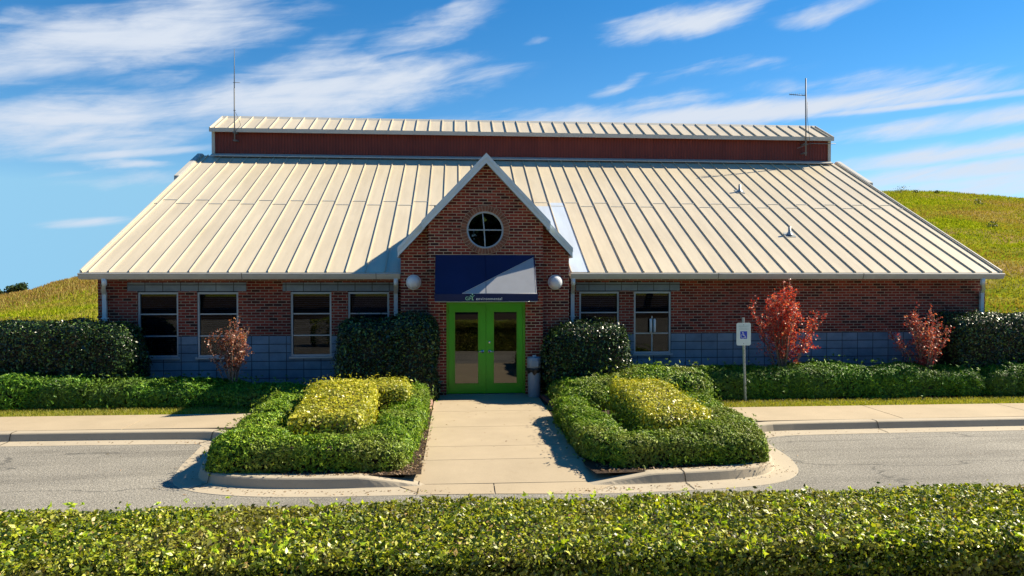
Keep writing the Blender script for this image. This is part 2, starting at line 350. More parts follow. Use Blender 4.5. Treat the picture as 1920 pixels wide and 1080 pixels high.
class MB:
    def __init__(s): s.v = []; s.f = []; s.m = []; s.sm = []
    def add(s, vs, fs, mi=0, smooth=False):
        b = len(s.v); s.v += [tuple(p) for p in vs]
        for f in fs: s.f.append(tuple(b + i for i in f)); s.m.append(mi); s.sm.append(smooth)
    def box(s, x0, x1, y0, y1, z0, z1, mi=0, bev=0):
        if bev > 0:
            # chamfered along all edges
            c = [(x0, x1), (y0, y1), (z0, z1)]
            bm = __import__('bmesh').new(); 
            import bmesh
            r = bmesh.ops.create_cube(bm, size=1)
            for v in bm.verts:
                v.co = Vector(((x0 + x1) / 2 + v.co.x * (x1 - x0), (y0 + y1) / 2 + v.co.y * (y1 - y0), (z0 + z1) / 2 + v.co.z * (z1 - z0)))
            bmesh.ops.bevel(bm, geom=bm.edges[:], offset=bev, segments=2, affect='EDGES', profile=.5)
            bm.verts.index_update()
            s.add([v.co[:] for v in bm.verts], [[v.index for v in f.verts] for f in bm.faces], mi); bm.free(); return
        s.add([(x0, y0, z0), (x1, y0, z0), (x1, y1, z0), (x0, y1, z0), (x0, y0, z1), (x1, y0, z1), (x1, y1, z1), (x0, y1, z1)],
              [(0, 3, 2, 1), (4, 5, 6, 7), (0, 1, 5, 4), (1, 2, 6, 5), (2, 3, 7, 6), (3, 0, 4, 7)], mi)
    def prism(s, poly, d, mi=0, smooth=False):      # poly: 3D points, d: extrusion vector
        n = len(poly); d = Vector(d); P = [Vector(p) for p in poly]
        nrm = Vector((0, 0, 0))
        for i in range(n): nrm += P[i].cross(P[(i + 1) % n])
        if nrm.dot(d) > 0: P = P[::-1]
        s.add([p[:] for p in P] + [(p + d)[:] for p in P],
              [tuple(range(n)), tuple(range(2 * n - 1, n - 1, -1))], mi)
        b = len(s.v) - 2 * n
        for i in range(n):
            j = (i + 1) % n; s.f.append((b + j, b + i, b + n + i, b + n + j)); s.m.append(mi); s.sm.append(smooth)
    def tube(s, pts, rad, seg=8, mi=0, caps=True, smooth=True):
        P = [Vector(p) for p in pts]; n = len(P)
        rr = rad if isinstance(rad, (list, tuple)) else [rad] * n
        vs = []; up = None
        for i, p in enumerate(P):
            t = (P[min(i + 1, n - 1)] - P[max(i - 1, 0)]).normalized()
            if up is None: up = Vector((0, 0, 1)) if abs(t.z) < .9 else Vector((1, 0, 0))
            a = t.cross(up).normalized(); b = a.cross(t).normalized(); up = b
            for k in range(seg):
                q = 2 * pi * k / seg; vs.append((p + (a * cos(q) + b * sin(q)) * rr[i])[:])
        fs = []
        for i in range(n - 1):
            for k in range(seg):
                k2 = (k + 1) % seg; fs.append((i * seg + k, i * seg + k2, (i + 1) * seg + k2, (i + 1) * seg + k))
        s.add(vs, fs, mi, smooth)
        if caps:
            b = len(s.v) - len(vs); s.f.append(tuple(b + k for k in range(seg))[::-1]); s.m.append(mi); s.sm.append(False)
            s.f.append(tuple(b + (n - 1) * seg + k for k in range(seg))); s.m.append(mi); s.sm.append(False)
    def lathe(s, c, prof, seg=32, axis='Z', mi=0, smooth=True):
        vs = []; fs = []; c = Vector(c)
        for (r, h) in prof:
            for k in range(seg):
                q = 2 * pi * k / seg
                v = Vector((r * cos(q), r * sin(q), h)) if axis == 'Z' else Vector((r * cos(q), -h, r * sin(q)))
                vs.append((c + v)[:])
        for i in range(len(prof) - 1):
            for k in range(seg):
                k2 = (k + 1) % seg; fs.append((i * seg + k, i * seg + k2, (i + 1) * seg + k2, (i + 1) * seg + k))
        s.add(vs, fs, mi, smooth)
    def build(s, name, mats, parent=None, loc=None):
        me = bpy.data.meshes.new(name)
        off = Vector((0, 0, 0))
        if parent is not None: off = WLOC[parent.name]
        elif loc is not None: off = Vector(loc)
        me.from_pydata([(x - off.x, y - off.y, z - off.z) for x, y, z in s.v], [], s.f)
        for m in (mats if isinstance(mats, (list, tuple)) else [mats]): me.materials.append(m)
        me.polygons.foreach_set('material_index', s.m); me.polygons.foreach_set('use_smooth', s.sm)
        me.validate(); me.update()
        o = bpy.data.objects.new(name, me); COL.objects.link(o)
        if parent is not None: o.parent = parent
        elif loc is not None: o.location = off
        WLOC[o.name] = off
        return o

def np_mesh(name, V, F, mats, mi=None, parent=None, loc=(0, 0, 0), nv=4):
    off = WLOC[parent.name] if parent is not None else Vector(loc)
    V = V - np.array(off[:])
    me = bpy.data.meshes.new(name); n = len(V); m = len(F)
    me.vertices.add(n); me.vertices.foreach_set('co', V.astype(np.float32).ravel())
    me.loops.add(m * nv); me.loops.foreach_set('vertex_index', F.astype(np.int32).ravel())
    me.polygons.add(m); me.polygons.foreach_set('loop_start', np.arange(0, m * nv, nv, dtype=np.int32))
    for x in mats: me.materials.append(x)
    if mi is not None: me.polygons.foreach_set('material_index', mi.astype(np.int32))
    me.update(calc_edges=True)
    o = bpy.data.objects.new(name, me); COL.objects.link(o)
    if parent is not None: o.parent = parent
    else: o.location = off
    WLOC[o.name] = Vector(off); return o

def unit(v): return v / np.maximum(np.linalg.norm(v, axis=1, keepdims=True), 1e-9)
def leaf_quads(P, Nn, size, aspect=.5, jit=.7, updir=None, fold=.25):
    """one pointed, slightly folded leaf (two tris as a kite of 2 quads -> 6 verts) per point"""
    n = len(P); nn = unit(Nn + rng.normal(size=(n, 3)) * jit)
    t = rng.normal(size=(n, 3)) if updir is None else unit(updir + rng.normal(size=(n, 3)) * .45)
    t = unit(t - nn * (t * nn).sum(1, keepdims=True)); b = np.cross(nn, t)
    L = (size * rng.uniform(.6, 1.35, n))[:, None] if np.isscalar(size) else size[:, None] * rng.uniform(.7, 1.25, (n, 1))
    w = L * aspect * .5
    base = P - t * L * .5; tip = P + t * L * .5 - nn * L * .12
    m1 = P - t * L * .1
    V = np.stack([base, m1 + b * w + nn * w * fold, tip, m1 - b * w + nn * w * fold], 1).reshape(-1, 3)
    F = np.arange(n * 4).reshape(n, 4)
    return V, F
def hash_noise(P, s, seed=0):       # smooth lumpy noise from summed sines, about -1..1
    r = np.random.default_rng(seed + 11); o = np.zeros(len(P))
    for i in range(7):
        d = r.normal(size=3); d /= np.linalg.norm(d); f = s * r.uniform(.6, 2.1); o += np.sin(P @ d * f + r.uniform(0, 6.28)) / 7 ** .5
    return o * .8

def sq_dirs(n, r, p):      # even points on a superellipsoid: start on its box, pull the corners in
    rr = np.array(r); ar = np.array([rr[1] * rr[2], rr[0] * rr[2], rr[0] * rr[1]]); ax = rng.choice(3, size=n, p=ar / ar.sum())
    u = rng.uniform(-1, 1, (n, 3)); u[np.arange(n), ax] = rng.choice([-1., 1.], size=n)
    u = u / ((np.abs(u) ** p).sum(1) ** (1 / p))[:, None]; X = u * rr
    g = np.sign(u) * np.abs(u) ** (p - 1) / rr; return X, unit(g)
def inside_val(Q, b):
    c, r, p, rot, shear = b
    q = to_local(Q, b); return (np.abs(q / np.array(r)) ** p).sum(1)
def to_world(q, b):
    c, r, p, rot, shear = b
    cs, sn = cos(rot), sin(rot); x = q[:, 0] * cs - q[:, 1] * sn; y = q[:, 0] * sn + q[:, 1] * cs
    return np.stack([x + c[0], y + c[1], q[:, 2] + c[2] + shear[0] * x + shear[1] * y], 1)
def to_local(Q, b):
    c, r, p, rot, shear = b
    x = Q[:, 0] - c[0]; y = Q[:, 1] - c[1]; z = Q[:, 2] - c[2] - shear[0] * x - shear[1] * y
    cs, sn = cos(rot), sin(rot); return np.stack([x * cs + y * sn, -x * sn + y * cs, z], 1)
def BL(cx, cy, z1, rx, ry, p=4, rot=0, shear=(0, 0), z0=-.1):   # mound from z0 (under ground) to z1
    h = z1 - z0; return ((cx, cy, z0 + h * .42), (rx, ry, h * .58), p, rot, shear)

def shrub(name, label, cat, blobs, mat, dens, size, aspect=.5, jit=.7, lump=.06, lscale=5, depth=.10, group=None, ground=0.0, core=True, stray=.04, spray=False, part='foliage', updirz=None, seed=0, holes=0):
    cx = np.mean([b[0][0] for b in blobs]); cy = np.mean([b[0][1] for b in blobs])
    root = empty(name, (float(cx), float(cy), ground), label, cat, group)
    PP = []; NN = []
    for b in blobs:
        r = b[1]; area = 8 * (r[0] * r[1] + r[0] * r[2] + r[1] * r[2]) * .8
        n = int(area * dens)
        X, g = sq_dirs(n, r, b[2])
        P = to_world(X, b); Q = X + g * .0
        cs, sn = cos(b[3]), sin(b[3]); G = np.stack([g[:, 0] * cs - g[:, 1] * sn, g[:, 0] * sn + g[:, 1] * cs, g[:, 2]], 1)
        k = np.ones(len(P), bool)
        for o in blobs:
            if o is not b: k &= inside_val(P, o) > .93
        k &= P[:, 2] > ground + .01
        P = P[k]; G = G[k]
        d = -np.abs(rng.normal(size=len(P))) * depth
        st = rng.random(len(P)) < stray; d[st] = rng.uniform(.0, 2.2 * size if np.isscalar(size) else .1, st.sum())
        nz = hash_noise(P, lscale, seed) * lump + hash_noise(P, lscale * 3.1, seed + 3) * lump * .45
        if holes: 
            hn = hash_noise(P, 9, seed + 9); kk = (hn < .75) | (rng.random(len(P)) > holes); P = P[kk]; G = G[kk]; d = d[kk]; nz = nz[kk]
        P = P + G * (d + nz)[:, None]
        PP.append(P); NN.append(G)
    P = np.concatenate(PP); G = np.concatenate(NN); k = P[:, 2] > ground + .005; P = P[k]; G = G[k]
    if spray:   # every point becomes a fan of narrow blades
        m = 4; P = np.repeat(P, m, 0); G = np.repeat(G, m, 0)
        ax = unit(G + np.repeat(rng.normal(size=(len(P) // m, 3)), m, 0) * .55 + rng.normal(size=(len(P), 3)) * .35 + np.array([0, 0, .25]))
        P = P + ax * size * .25
        V, F = leaf_quads(P, G, size, aspect, .55, updir=ax * 3)
    else:
        V, F = leaf_quads(P, G, size * np.exp(rng.normal(size=len(P)) * .28), aspect, jit)
    np_mesh(part, V, F, [mat], parent=root)
    if core:
        mb = MB()
        for b in blobs:
            nu, nv = 28, 14; vs = []
            for i in range(nv + 1):
                th = pi * i / nv
                for j in range(nu):
                    ph = 2 * pi * j / nu; d = np.array([[sin(th) * cos(ph), sin(th) * sin(ph), cos(th)]]) + 1e-6
                    s_ = 1 / (np.abs(d / np.array(b[1])) ** b[2]).sum() ** (1 / b[2])
                    q = d * s_; sh = np.maximum(np.array(b[1]) - (depth * 1.2 + lump), .02) / np.array(b[1]); w = to_world(q * sh, b)[0]; vs.append((w[0], w[1], max(w[2], ground - .05)))
            fs = [(i * nu + j, (i + 1) * nu + j, (i + 1) * nu + (j + 1) % nu, i * nu + (j + 1) % nu) for i in range(nv) for j in range(nu)]
            mb.add(vs, fs, 0, True)
        mb.build('branches', MT['twig'], root)
    return root

# ------------------------------------------------------------------ ground, hill
def interp(x, pts):
    return np.interp(x, [p[0] for p in pts], [p[1] for p in pts])
CREST = [(-3000, 585), (-300, 580), (0, 557), (60, 546), (100, 532), (150, 521), (250, 500), (500, 450), (900, 395), (1300, 366), (1640, 358), (1700, 357), (1800, 362), (1920, 373), (2300, 420), (3500, 520), (6000, 560)]
DC = 95.0
def hill_z(X, Y):
    r = np.hypot(X, Y); a = np.arctan2(X, Y) - TH
    a = np.clip(a, -1.25, 1.25); px = 960 + 1346 * np.tan(a)
    yc = interp(px, CREST); crest = CAMH + (518 - yc) / 1346 * DC * np.cos(a)
    front = (Y > 0)
    t = np.clip((r - 41) / (DC - 41), 0, 1); t = np.where(Y > 1, t, 0)
    s = t ** .88
    z = -.157 + (crest + .157) * s
    bx = np.clip((r - DC) / 60, 0, 1); z = z - bx ** 1.3 * (np.maximum(crest, 0) + 4) * (Y > 1)
    far = np.clip((r - 150) / 2500, 0, 1); z = z - far * 62 * (Y > 1)
    return z
def hill_bump(X, Y):
    P = np.stack([X, Y, X * 0], 1); r = np.hypot(X, Y); w = np.clip((r - 45) / 15, 0, 1) * (Y > 1)
    return w * (hash_noise(P, .25, 5) * .12 + hash_noise(P, 1.1, 8) * .035)
rad = np.concatenate([[0], np.linspace(3, 39, 13), np.linspace(41, 110, 110), np.geomspace(115, 3000, 26)])
ang = np.concatenate([np.linspace(-1.25, 1.25, 260) + TH, np.linspace(1.25 + TH, 2 * pi - 1.25 + TH, 40)[1:-1]])
RR, AA = np.meshgrid(rad, ang, indexing='ij'); X = (RR * np.sin(AA)).ravel(); Y = (RR * np.cos(AA)).ravel()
Zg = hill_z(X, Y) + hill_bump(X, Y)
na = len(ang); i, j = np.meshgrid(np.arange(len(rad) - 1), np.arange(na), indexing='ij'); i = i.ravel(); j = j.ravel(); j2 = (j + 1) % na
F = np.stack([i * na + j, (i + 1) * na + j, (i + 1) * na + j2, i * na + j2], 1)[:, ::-1]
g = np_mesh('ground', np.stack([X, Y, Zg], 1), F, [MT['hill']]); tag(g, 'grassy ground rising to a wide hill behind the building', 'ground', kind='structure')
for p in g.data.polygons: p.use_smooth = True
# grass on the hill: tufts of blades
def tufts(name, P, h, w, mat, label, per=1, tip=.3):
    n = len(P); a = rng.uniform(0, pi, n); d = np.stack([np.cos(a), np.sin(a), a * 0], 1); lean = rng.normal(size=(n, 3)) * tip; lean[:, 2] = 1
    hh = (h * rng.uniform(.5, 1.4, n))[:, None]; ww = (w * rng.uniform(.6, 1.3, n))[:, None]
    V = np.stack([P - d * ww, P + d * ww, P + d * ww * .3 + lean * hh, P - d * ww * .3 + lean * hh], 1).reshape(-1, 3)
    o = np_mesh(name, V, np.arange(4 * n).reshape(n, 4), [mat]); return tag(o, label, 'grass', kind='stuff')
def hill_pts(n, x0, x1, r0, r1):
    px = rng.uniform(x0, x1, n); a = np.arctan((px - 960) / 1346) + TH; r = np.sqrt(rng.uniform(r0 ** 2, r1 ** 2, n))
    X = r * np.sin(a); Y = r * np.cos(a); return np.stack([X, Y, hill_z(X, Y) + hill_bump(X, Y)], 1)
MT['l_hillgrass'] = leaf_mat('hill_blade', [(0, (.12, .17, .006)), (.4, (.22, .27, .010)), (.75, (.34, .37, .02)), (1, (.38, .30, .06))], .3, .9, 0, patch=(.12, (.30, .22, .06), .9))
PT = np.concatenate([hill_pts(26000, -60, 240, 42, 97), hill_pts(42000, 1560, 1990, 42, 97)])
dry_ = (rng.random(len(PT)) < .6) & (PT[:, 0] < -12) & (PT[:, 1] > 66 + 6 * hash_noise(PT, .12, 4) + rng.normal(size=len(PT)) * 4)
MT['l_drygrass'] = leaf_mat('dry_blade', [(0, (.20, .10, .04)), (.5, (.30, .20, .07)), (1, (.36, .32, .10))], .3, .9, 0)
tufts('dry_grass', PT[dry_], .22, .04, MT['l_drygrass'], 'reddish dry grass along the left hill crest'); PT = PT[~dry_]
tufts('hill_grass', PT, .13, .035, MT['l_hillgrass'], 'rough yellow green grass covering the hill behind the building')

# road, gutters, pavements
def sheet(name, poly, z, mat, label, cat, kind='structure', th=0):
    mb = MB()
    if th: mb.prism([(x, y, z - th) for x, y in poly], (0, 0, th))
    else: mb.add([(x, y, z) for x, y in poly], [tuple(range(len(poly)))])
    o = mb.build(name, mat); tag(o, label, cat, kind=kind); return o
sheet('road', [(-90, -14), (90, -14), (90, 13.3), (-90, 13.3)], -.15, MT['asphalt'], 'worn grey asphalt drive in front of the entrance', 'road')

def smooth_poly(pts, it=3):
    for _ in range(it):
        q = []
        for a, b in zip(pts[:-1], pts[1:]):
            q.append((a[0] * .75 + b[0] * .25, a[1] * .75 + b[1] * .25)); q.append((a[0] * .25 + b[0] * .75, a[1] * .25 + b[1] * .75))
        pts = [pts[0]] + q + [pts[-1]]
    return pts
# kerb line (top outer edge), from far left round the island to far right; it drops to the road at the walk
KL = [(-60, 13.2), (-4.6, 13.2)] ; 
LK = [(-60, 13.2), (-20, 13.2), (-4.9, 13.2), (-4.0, 13.0), (-3.9, 12.2), (-3.8, 11.2), (-3.6, 10.35), (-2.8, 10.02), (-1.8, 9.93), (-.75, 9.93), (-.35, 9.93)]
RK = [(60, 13.05), (25, 13.05), (6.4, 13.1), (5.2, 12.8), (4.95, 12.0), (4.92, 11.1), (4.7, 10.35), (4.2, 9.98), (3.1, 9.85), (2.2, 9.8), (1.95, 9.8), (1.65, 9.8)]
def kerb_profile(path, name, label, z_top, side):
    P = smooth_poly(path[1:], 3); P = [path[0]] + P
    # densify
    Q = []
    for a, b in zip(P[:-1], P[1:]):
        L = math.hypot(b[0] - a[0], b[1] - a[1]); m = max(1, int(L / .6))
        for k in range(m): Q.append((a[0] + (b[0] - a[0]) * k / m, a[1] + (b[1] - a[1]) * k / m))
    Q.append(P[-1]); n = len(Q); mb = MB(); prof = None; rows = []
    for i, q in enumerate(Q):
        a = Q[max(i - 1, 0)]; b = Q[min(i + 1, n - 1)]; t = Vector((b[0] - a[0], b[1] - a[1])).normalized()
        nr = Vector((t.y, -t.x)) * side      # towards the road
        zt = z_top(q)
        row = []
        for (o, z) in [(-.17, zt), (-.02, zt), (.015, zt - .006), (.03, zt - .022 if zt > -.08 else zt - .005), (.062, min(-.132, zt)), (.075, -.1385), (.40, -.1445), (.41, -.16)]:
            row.append((q[0] + nr.x * o, q[1] + nr.y * o, z))
        rows.append(row)
    m = len(rows[0]); vs = [p for r in rows for p in r]
    fs = [(i * m + k, i * m + k + 1, (i + 1) * m + k + 1, (i + 1) * m + k) for i in range(n - 1) for k in range(m - 1)]
    if side < 0: fs = [f[::-1] for f in fs]
    mb.add(vs, fs, 0, False)
    # joints: short dark grooves every 3 m
    acc = 0
    for a, b in zip(Q[:-1], Q[1:]):
        acc += math.hypot(b[0] - a[0], b[1] - a[1])
        if acc > 2.9:
            acc = 0; t = Vector((b[0] - a[0], b[1] - a[1])).normalized(); nr = Vector((t.y, -t.x)) * side; zt = z_top(a)
            pr = [(-.15, zt + .002), (.0, zt + .002), (.03, zt - .012), (.05, zt - .05), (.08, -.133), (.38, -.141)]
            w = .007; L = []
            for o, z in pr: L += [(a[0] + nr.x * o - t.x * w, a[1] + nr.y * o - t.y * w, z + .003), (a[0] + nr.x * o + t.x * w, a[1] + nr.y * o + t.y * w, z + .003)]
            ff = [(2 * k, 2 * k + 1, 2 * k + 3, 2 * k + 2) for k in range(len(pr) - 1)]
            mb.add(L, ff, 1)
    o = mb.build(name, [MT['kerb'], MT['twig']]); tag(o, label, 'kerb', kind='structure'); return Q
ztl = lambda q: 0.0 if q[0] < -1.3 else max(-.135, 0 - (q[0] + 1.3) / .95 * .14)
ztr = lambda q: 0.0 if q[0] > 2.75 else max(-.135, 0 - (2.75 - q[0]) / 1.0 * .14)
QL = kerb_profile(LK, 'kerb', 'pale concrete kerb round the left planted island', ztl, 1)
QR = kerb_profile(RK, 'kerb', 'pale concrete kerb round the right planted island', ztr, -1)
# pavements, walk, beds
mb = MB()
def slab(x0, x1, y0, y1, z0=-.2, z1=0.0, mi=0): mb.box(x0, x1, y0, y1, z0, z1, mi)
x = -60.0
while x < -3.9: slab(x, min(x + 2.98, -3.85), 13.37, 14.72); x += 3.0
x = 5.62
while x < 60: slab(x, x + 2.98, 13.22, 14.62); x += 3.0
slab(-60, -3.86, 13.3, 14.7, -.21, -.008, 1); slab(5.62, 60, 13.2, 14.6, -.21, -.008, 1)
o = mb.build('pavement', [MT['concrete'], MT['twig']]); tag(o, 'pale concrete pavement slabs along the drive', 'pavement', kind='structure')
mb = MB()
# the walk: narrow panels between joints, the last one ramps down to the road
ys = [16.62, 15.75, 14.62, 13.1, 11.6, 10.75]
def walk_x(y):  # slightly splayed towards the road
    return (-.50, 1.86)
for a, b in zip(ys[:-1], ys[1:]):
    x0, x1 = walk_x(a); mb.box(x0, x1, b + .006, a - .006, -.2, 0.0)
mb.box(-.49, 1.85, 10.8, 16.6, -.2, -.009, 1)
ex = .25
mb.add([(-.50 - .02, 10.744, 0), (1.86 + .02, 10.744, 0), (2.35, 9.9, -.125), (-.85, 9.95, -.125), (-.5, 10.744, -.3), (1.86, 10.744, -.3), (2.35, 9.9, -.3), (-.85, 9.95, -.3)],
       [(0, 3, 2, 1), (3, 7, 6, 2), (0, 4, 7, 3), (1, 2, 6, 5)], 0)
mb.add([(-.85, 9.94, -.1245), (.5, 9.9, -.1245), (.5, 9.50, -.1445), (-.45, 9.54, -.1445)], [(0, 3, 2, 1)], 0)
mb.add([(.515, 9.9, -.1245), (2.35, 9.89, -.1245), (1.75, 9.41, -.1445), (.515, 9.50, -.1445)], [(0, 3, 2, 1)], 0)
o = mb.build('path', [MT['concrete'], MT['twig']]); tag(o, 'sunlit concrete walk leading to the green doors', 'path', kind='structure')
# mulch beds inside the islands and along the wall
def poly_clip(Q, f): return [q for q in Q if f(q)]
li = [(q[0] + .0, q[1] + .10) for q in QL if q[0] > -4.6 and q[0] < -.55]
sheet('flower_bed', [(-3.84, 13.3)] + [(max(q[0] + .08, -3.84), q[1]) for q in li] + [(-.505, 10.3), (-.505, 14.7), (-3.84, 14.7)], -.012, MT['soil'], 'dark mulch under the left island shrubs', 'bed')
ri = [(q[0] - .08, q[1] + .10) for q in QR if q[0] < 6.0 and q[0] > 2.0]
sheet('flower_bed', [(5.6, 13.3)] + ri + [(1.87, 10.3), (1.87, 14.7), (5.6, 14.7)], -.012, MT['soil'], 'dark mulch under the right island shrubs', 'bed')
sheet('flower_bed', [(-14, 15.45), (-.51, 15.45), (-.51, 16.8), (-1.2, 17.6), (-14, 17.6)], -.016, MT['soil'], 'dark mulch along the wall left of the doors', 'bed')
sheet('flower_bed', [(1.87, 15.3), (18, 15.3), (18, 17.6), (1.87, 17.6)], -.016, MT['soil'], 'dark mulch along the wall right of the doors', 'bed')
sheet('lawn', [(-60, 14.72), (-3.84, 14.72), (-3.84, 14.7), (-.52, 14.7), (-.52, 15.45), (-60, 15.45)], -.02, MT['hill'], 'strip of lawn under the left low hedge', 'lawn')
sheet('lawn', [(1.88, 14.62), (60, 14.62), (60, 15.30), (1.88, 15.30)], -.02, MT['hill'], 'strip of lawn under the right low hedge', 'lawn')
n = 26000
P = np.stack([np.concatenate([rng.uniform(-13, -3.2, n // 2), rng.uniform(5.3, 16, n // 2)]), np.concatenate([rng.uniform(14.74, 15.6, n // 2), rng.uniform(14.64, 15.42, n // 2)]), np.full(n, -.02)], 1)
tufts('grass', P, .045, .006, MT['l_grass'], 'short sunlit grass strip between pavement and low hedges', tip=.5)
# leaf litter on mulch, a scatter that reads as texture
P = np.concatenate([np.stack([rng.uniform(4.8, 7.8, 500), rng.uniform(15.2, 15.7, 500), np.full(500, .0)], 1), np.stack([rng.uniform(-2.4, -.55, 700), rng.uniform(10.0, 10.6, 700), np.full(700, .004)], 1), np.stack([rng.uniform(-.9, -.45, 600), rng.uniform(10.1, 13.6, 600), np.full(600, .008)], 1),
                    np.stack([rng.uniform(2.0, 4.6, 500), rng.uniform(9.95, 10.4, 500), np.full(500, .004)], 1)])
gp = []
for Q_ in (QL, QR):
    qs = [q for q in Q_ if -13 < q[0] < 15]
    for q in qs:
        for _ in range(6 if rng.random() < .5 else 2): gp.append((q[0] + rng.normal() * .25, q[1] - .16 - abs(rng.normal()) * .12 if abs(q[0]) < 3.4 or q[1] > 12.9 else q[1] + rng.normal() * .1, -.137))
P = np.concatenate([P, np.array(gp), np.stack([rng.uniform(-12, 14, 90), rng.uniform(8, 13, 90), np.full(90, -.145)], 1), np.stack([rng.uniform(-.5, 1.8, 40), rng.uniform(11, 16.3, 40), np.full(40, .005)], 1)])
V, F = leaf_quads(P, np.tile([0, 0, 1.], (len(P), 1)), .04, .4, .35)
tag(np_mesh('leaf_litter', V, F, [MT['l_dry']]), 'dry brown leaf litter along the bed edges', 'litter', kind='stuff')

# ------------------------------------------------------------------ building
B = empty('office_building', (2.6, 17.5, 0), 'long red brick office with beige metal roof, red clerestory and gabled entrance', 'building')
XL, XR, YW = -8.38, 13.57, 17.5
WIN = [(-7.49, -6.56), (-6.13, -5.18), (-3.96, -3.0), (-2.61, -1.63), (3.01, 4.01), (4.38, 5.32)]
Z0, Z1 = .83, 2.37; ZB = 1.33; ZL1 = 2.60
LINT = [(-7.71, -4.99), (-4.14, -1.40), (2.93, 5.53)]
def in_lint(a, b): return any(l[0] - .01 <= a and b <= l[1] + .01 for l in LINT)
mbw = MB(); mbb = MB(); mbr = MB(); T = .2
# brick above the block course, broken round windows and lintels
xs = sorted(set([XL, XR] + [v for w in WIN for v in w] + [v for l in LINT for v in l] + [-1.3, 2.65]))
for a, b in zip(xs[:-1], xs[1:]):
    if a >= -1.31 and b <= 2.66: continue
    inw = any(w[0] <= a and b <= w[1] for w in WIN); inl = in_lint(a, b)
    if inl:
        if not inw: mbw.box(a, b, YW, YW + T, ZB, 2.395)
        mbw.box(a, b, YW, YW + T, ZL1, 2.78)
    else: mbw.box(a, b, YW, YW + T, ZB, 2.78)
    if inw: (mbb if a < 0 else mbr).box(a, b, YW - .012, YW + T, -.15, Z0 - .004)
    else: (mbb if a < 0 else mbr).box(a, b, YW - .012, YW + T, -.15, ZB)
# gable end walls (brick) and the back
for (xa, xb) in ((XL, XL + T), (XR - T, XR)):
    mbw.prism([(xa, YW + T, -.15), (xa, YW + T, 2.70), (xa, 24.95, 6.62), (xa, 27.05, 6.62), (xa, 34.5, 2.70), (xa, 34.5, -.15)], (xb - xa, 0, 0))
mbw.box(XL + T, XR - T, 34.3, 34.5, -.15, 2.78)
mbw.build('wall', MT['brick'], B); mbb.build('block_base', MT['block'], B); mbr.build('block_base', MT['block'], B)
for a, b in LINT:
    m = MB(); m.box(a, b, YW - .015, YW + T, 2.395, 2.60); m.build('lintel', MT['lintel'], B)
m = MB(); m.box(XL + .25, XR - .25, 19.2, 19.3, -.1, 2.6); m.box(XL + .25, XR - .25, YW + T + .02, 19.2, -.12, -.02); m.box(XL + .25, XR - .25, YW + T + .02, 19.2, 2.62, 2.68)
m.build('interior', MT['inside'], B)
for wi, (a, b) in enumerate(WIN):
    m = MB(); fw = .045; y0, y1 = YW + .03, YW + .11
    m.box(a, a + fw, y0, y1, Z0 + .002, Z1); m.box(b - fw, b, y0, y1, Z0 + .002, Z1); m.box(a + fw, b - fw, y0 + .001, y1, Z1 - fw, Z1); m.box(a + fw, b - fw, y0 + .001, y1, Z0 + .002, Z0 + fw)
    for z in (1.85, 1.33): m.box(a + fw, b - fw, y0 + .02, y1 - .01, z - .014, z + .014)
    fr = m.build('window', MT['alu'], B)
    m = MB(); m.box(a - .03, b + .03, YW - .05, YW + .028, Z0 - .045, Z0); m.build('sill', MT['alu'], fr)
    m = MB(); m.box(a + fw, b - fw, y0 + .045, y0 + .052, Z0 + fw, Z1 - fw); m.build('pane', MT['glass'], fr)
    m = MB(); zz = Z1 - .06; bot = {0: .9, 1: .9, 2: .95, 3: .9, 4: .9, 5: 1.86}[wi]
    while zz > bot:
        m.add([(a + .06, y1 + .05, zz - .012), (b - .06, y1 + .05, zz - .012), (b - .06, y1 + .075, zz + .016), (a + .06, y1 + .075, zz + .016)], [(0, 1, 2, 3)]); zz -= .05 if wi != 3 else .048
    m.box(a + .05, b - .05, y1 + .04, y1 + .085, Z1 - .065, Z1 - .045)
    m.build('blind', MT['blind_light' if wi in (3, 4) else 'blind'], fr)
    if wi == 5:
        m = MB(); xm = (a + b) / 2
        for sx in (-.05, .05):
            m.tube([(xm + sx, y0 - .01, 1.36), (xm + sx, y0 - .035, 1.39), (xm + sx, y0 - .035, 1.65), (xm + sx, y0 - .01, 1.68)], .03, 10)
        m.build('reflection_bar', MT['white'], fr)  # white bars modelled in place of a reflection in the pane
        m = MB(); m.box(xm - .014, xm + .014, y0 + .03, y0 + .044, Z0 + fw, 1.76); m.build('mullion', MT['alu'], fr)
m = MB(); m.box(-2.86, -2.80, YW - .05, YW - .011, .60, .70, 0, .006); m.box(-2.845, -2.815, YW - .056, YW - .05, .655, .685, 1); m.box(-2.845, -2.815, YW - .056, YW - .05, .612, .642, 1)
m.build('power_outlet', [MT['white'], MT['black']], B)

# main roof: pans with standing seams
RX0, RX1 = -8.50, 13.60; EY, EZ = 17.0, 2.84
def rz(y): return EZ + .5 * (y - EY)
m = MB(); TY = 24.95
m.prism([(RX0, EY, EZ), (RX1, EY, EZ), (RX1, TY, rz(TY)), (RX0, TY, rz(TY))], (0, 0, -.09))
SP = .4424; seams = []
xx_ = -8.33
while xx_ < RX1 - .1: seams.append(xx_); xx_ += SP
for x in seams + [RX0 + .02, RX1 - .02]:
    m.prism([(x - .008, EY - .012, EZ - .002), (x + .008, EY - .012, EZ - .002), (x + .008, EY - .012, EZ + .027), (x - .008, EY - .012, EZ + .027)], (0, TY - EY, .5 * (TY - EY)))
    m.prism([(x - .011, EY - .008, EZ + .0272), (x + .011, EY - .008, EZ + .0272), (x + .011, EY - .008, EZ + .033), (x - .011, EY - .008, EZ + .033)], (0, TY - EY, .5 * (TY - EY)))
al = [RX0 + .02] + seams + [RX1 - .02]
